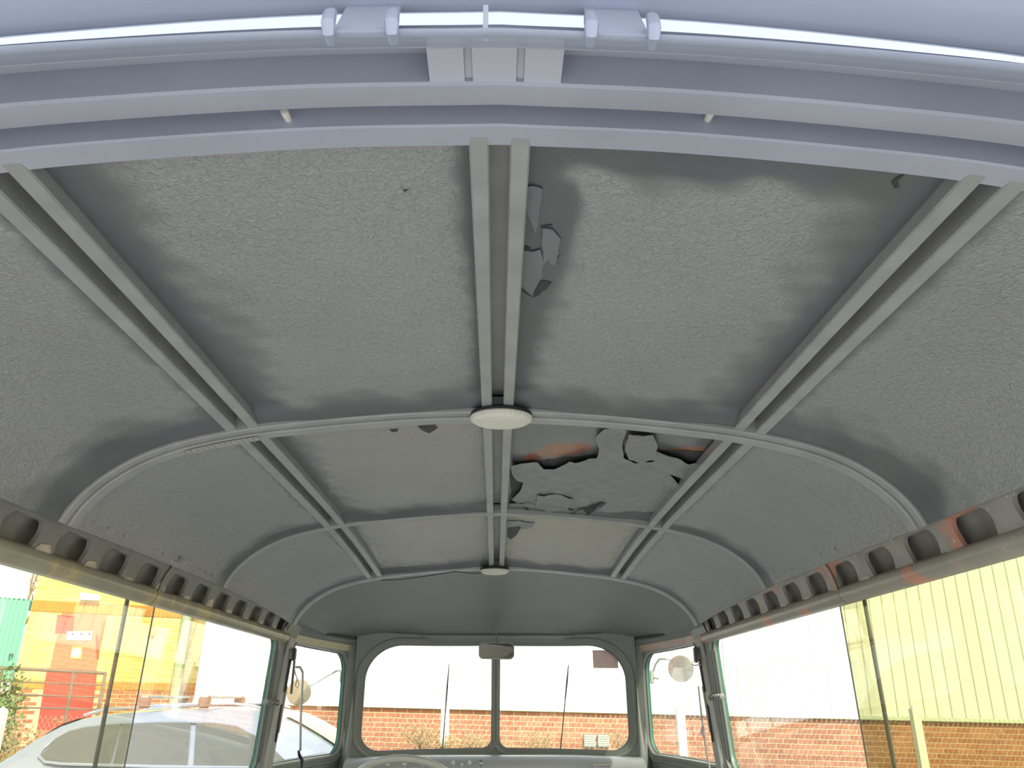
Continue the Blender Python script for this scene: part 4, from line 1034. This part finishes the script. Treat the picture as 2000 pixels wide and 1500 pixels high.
# (x, top height, half width at the top, height of the shoulder)
SECT = [(-4.75, -.62, .55, -.66), (-4.66, -.50, .66, -.60), (-4.45, -.335, .60, -.55), (-4.25, -.215, .57, -.54), (-4.05, -.150, .57, -.535), (-3.8, -.112, .575, -.53), (-3.4, -.085, .58, -.53), (-3.0, -.070, .585, -.53), (-2.6, -.064, .585, -.53), (-2.35, -.072, .58, -.535),
        (-2.15, -.115, .575, -.54), (-1.95, -.200, .575, -.545), (-1.7, -.330, .60, -.55), (-1.45, -.470, .64, -.56), (-1.33, -.535, .70, -.57), (-1.2, -.560, .72, -.585), (-.8, -.60, .72, -.63), (-.45, -.66, .66, -.70), (-.30, -.78, .60, -.80)]
CY_ = YC+.90
rows = []
for x, zt_, hw, zs in SECT:
    half = [(.86, -1.30), (.905, -1.05), (.915, -.85), (.905, -.70), (.885, zs), (.885-(.885-hw)*.30, zs+(zt_-zs)*.30), (.885-(.885-hw)*.62, zs+(zt_-zs)*.62), (hw+.035, zt_-.030 if zt_-zs > .06 else zt_-.006), (hw-.03, zt_-.006), (hw*.5, zt_+.014), (0, zt_+.020)]
    if zt_-zs < .06: half = [(min(w, .86 if x > -1 or x < -4.6 else w), min(z, zt_-.002)) if z > -.8 else (w, z) for w, z in half]
    rows.append([Vector((x, CY_-w, z)) for w, z in half]+[Vector((x, CY_+w, z)) for w, z in half[-2::-1]])
v, f = grid(rows); M('body', v, f, 'car_paint', car, True, None, 50)
def on_car(u, v0, off=.006):     # near flank above the shoulder
    y = YC+.15
    for _ in range(30):
        p = at_y(u, v0, y); zt_ = smooth_table([(s_[0], s_[1]) for s_ in SECT], p.x); hw = smooth_table([(s_[0], s_[2]) for s_ in SECT], p.x); zs = smooth_table([(s_[0], s_[3]) for s_ in SECT], p.x)
        t = (p.z-zs)/max(.05, (zt_-zs)); t = max(0, min(1, t)); y = .5*y+.5*(CY_-(.885-(.885-hw)*t)-off)
    return at_y(u, v0, y)
WIN = [(76, 1476), (84, 1462), (108, 1441), (135, 1426), (165, 1418), (210, 1413), (280, 1409.5), (350, 1409), (420, 1410), (462, 1416), (500, 1436), (535, 1462), (560, 1486), (560, 1500), (300, 1497), (120, 1492), (88, 1488)]
def carpoly(name, P, m, off, parent, th=.004):
    b = B(); b.prism([on_car(u, v0, off) for u, v0 in P], (0, th, 0)); return b.out(name, m, parent, False)
b = B(); lp = [on_car(u, v0, .036) for u, v0 in WIN]; b.tube(lp+[lp[0]], .014, 6); b.out('window_trim', 'car_chrome', car)
carpoly('side_glass', [(79, 1476), (110, 1443), (137, 1428), (167, 1420), (210, 1415), (236, 1413), (214, 1494), (120, 1490), (90, 1486)], 'car_glass', .035, car)
carpoly('side_glass', [(240, 1413), (280, 1411.5), (372, 1411), (366, 1497), (220, 1494)], 'car_glass', .035, car)
carpoly('side_glass', [(384, 1411), (420, 1412), (460, 1418), (498, 1438), (533, 1463), (556, 1486), (556, 1498), (378, 1497)], 'car_glass', .035, car)
# windscreen sheet and roof glass
rows = []
for x, zt_, hw in ((-2.08, -.135, .56), (-1.9, -.215, .56), (-1.7, -.318, .58), (-1.45, -.458, .62)):
    rows.append([Vector((x, CY_+hw*q, zt_+.030-.022*q*q)) for q in [-.97+1.94*i/12 for i in range(13)]])
v, f = grid(rows); M('windscreen', v, f, 'car_screen', car)
rows = []
for x, zt_, hw in ((-4.42, -.31, .55), (-4.25, -.205, .53), (-4.12, -.165, .52)):
    rows.append([Vector((x, CY_+hw*q, zt_+.024-.018*q*q)) for q in [-.97+1.94*i/12 for i in range(13)]])
v, f = grid(rows); M('tail_glass', v, f, 'car_glass', car)
for sd in (-1, 1):
    b = B(); b.tube([Vector((x, CY_+sd*.56, z+.035)) for x, z in ((-4.05, -.16), (-3.9, -.115), (-3.4, -.075), (-3.0, -.058), (-2.6, -.055), (-2.4, -.075), (-2.3, -.10))], .013, 8); b.out('roof_rail', 'car_chrome', car)
for x in (-3.47, -2.88):
    b = B(); b.box((x, CY_, .042), (.075, 1.20, .022), bev=.006); o = b.out('roof_bar', 'vent', car)
    for sd in (-1, 1):
        b = B(); b.box((x, CY_+sd*.575, -.006), (.12, .05, .115), bev=.015); b.out('bar_foot', 'bar_brown', o)
for x in (-3.95, -1.15):
    for sd in (-1, 1):
        b = B(); b.lathe(Vector((x, CY_+sd*.80, -1.20)), (0, sd, 0), [(.20, -.10), (.32, -.10), (.32, .10), (.22, .11), (.21, .08), (.05, .09)], 28); b.out('wheel', 'rubber', car)
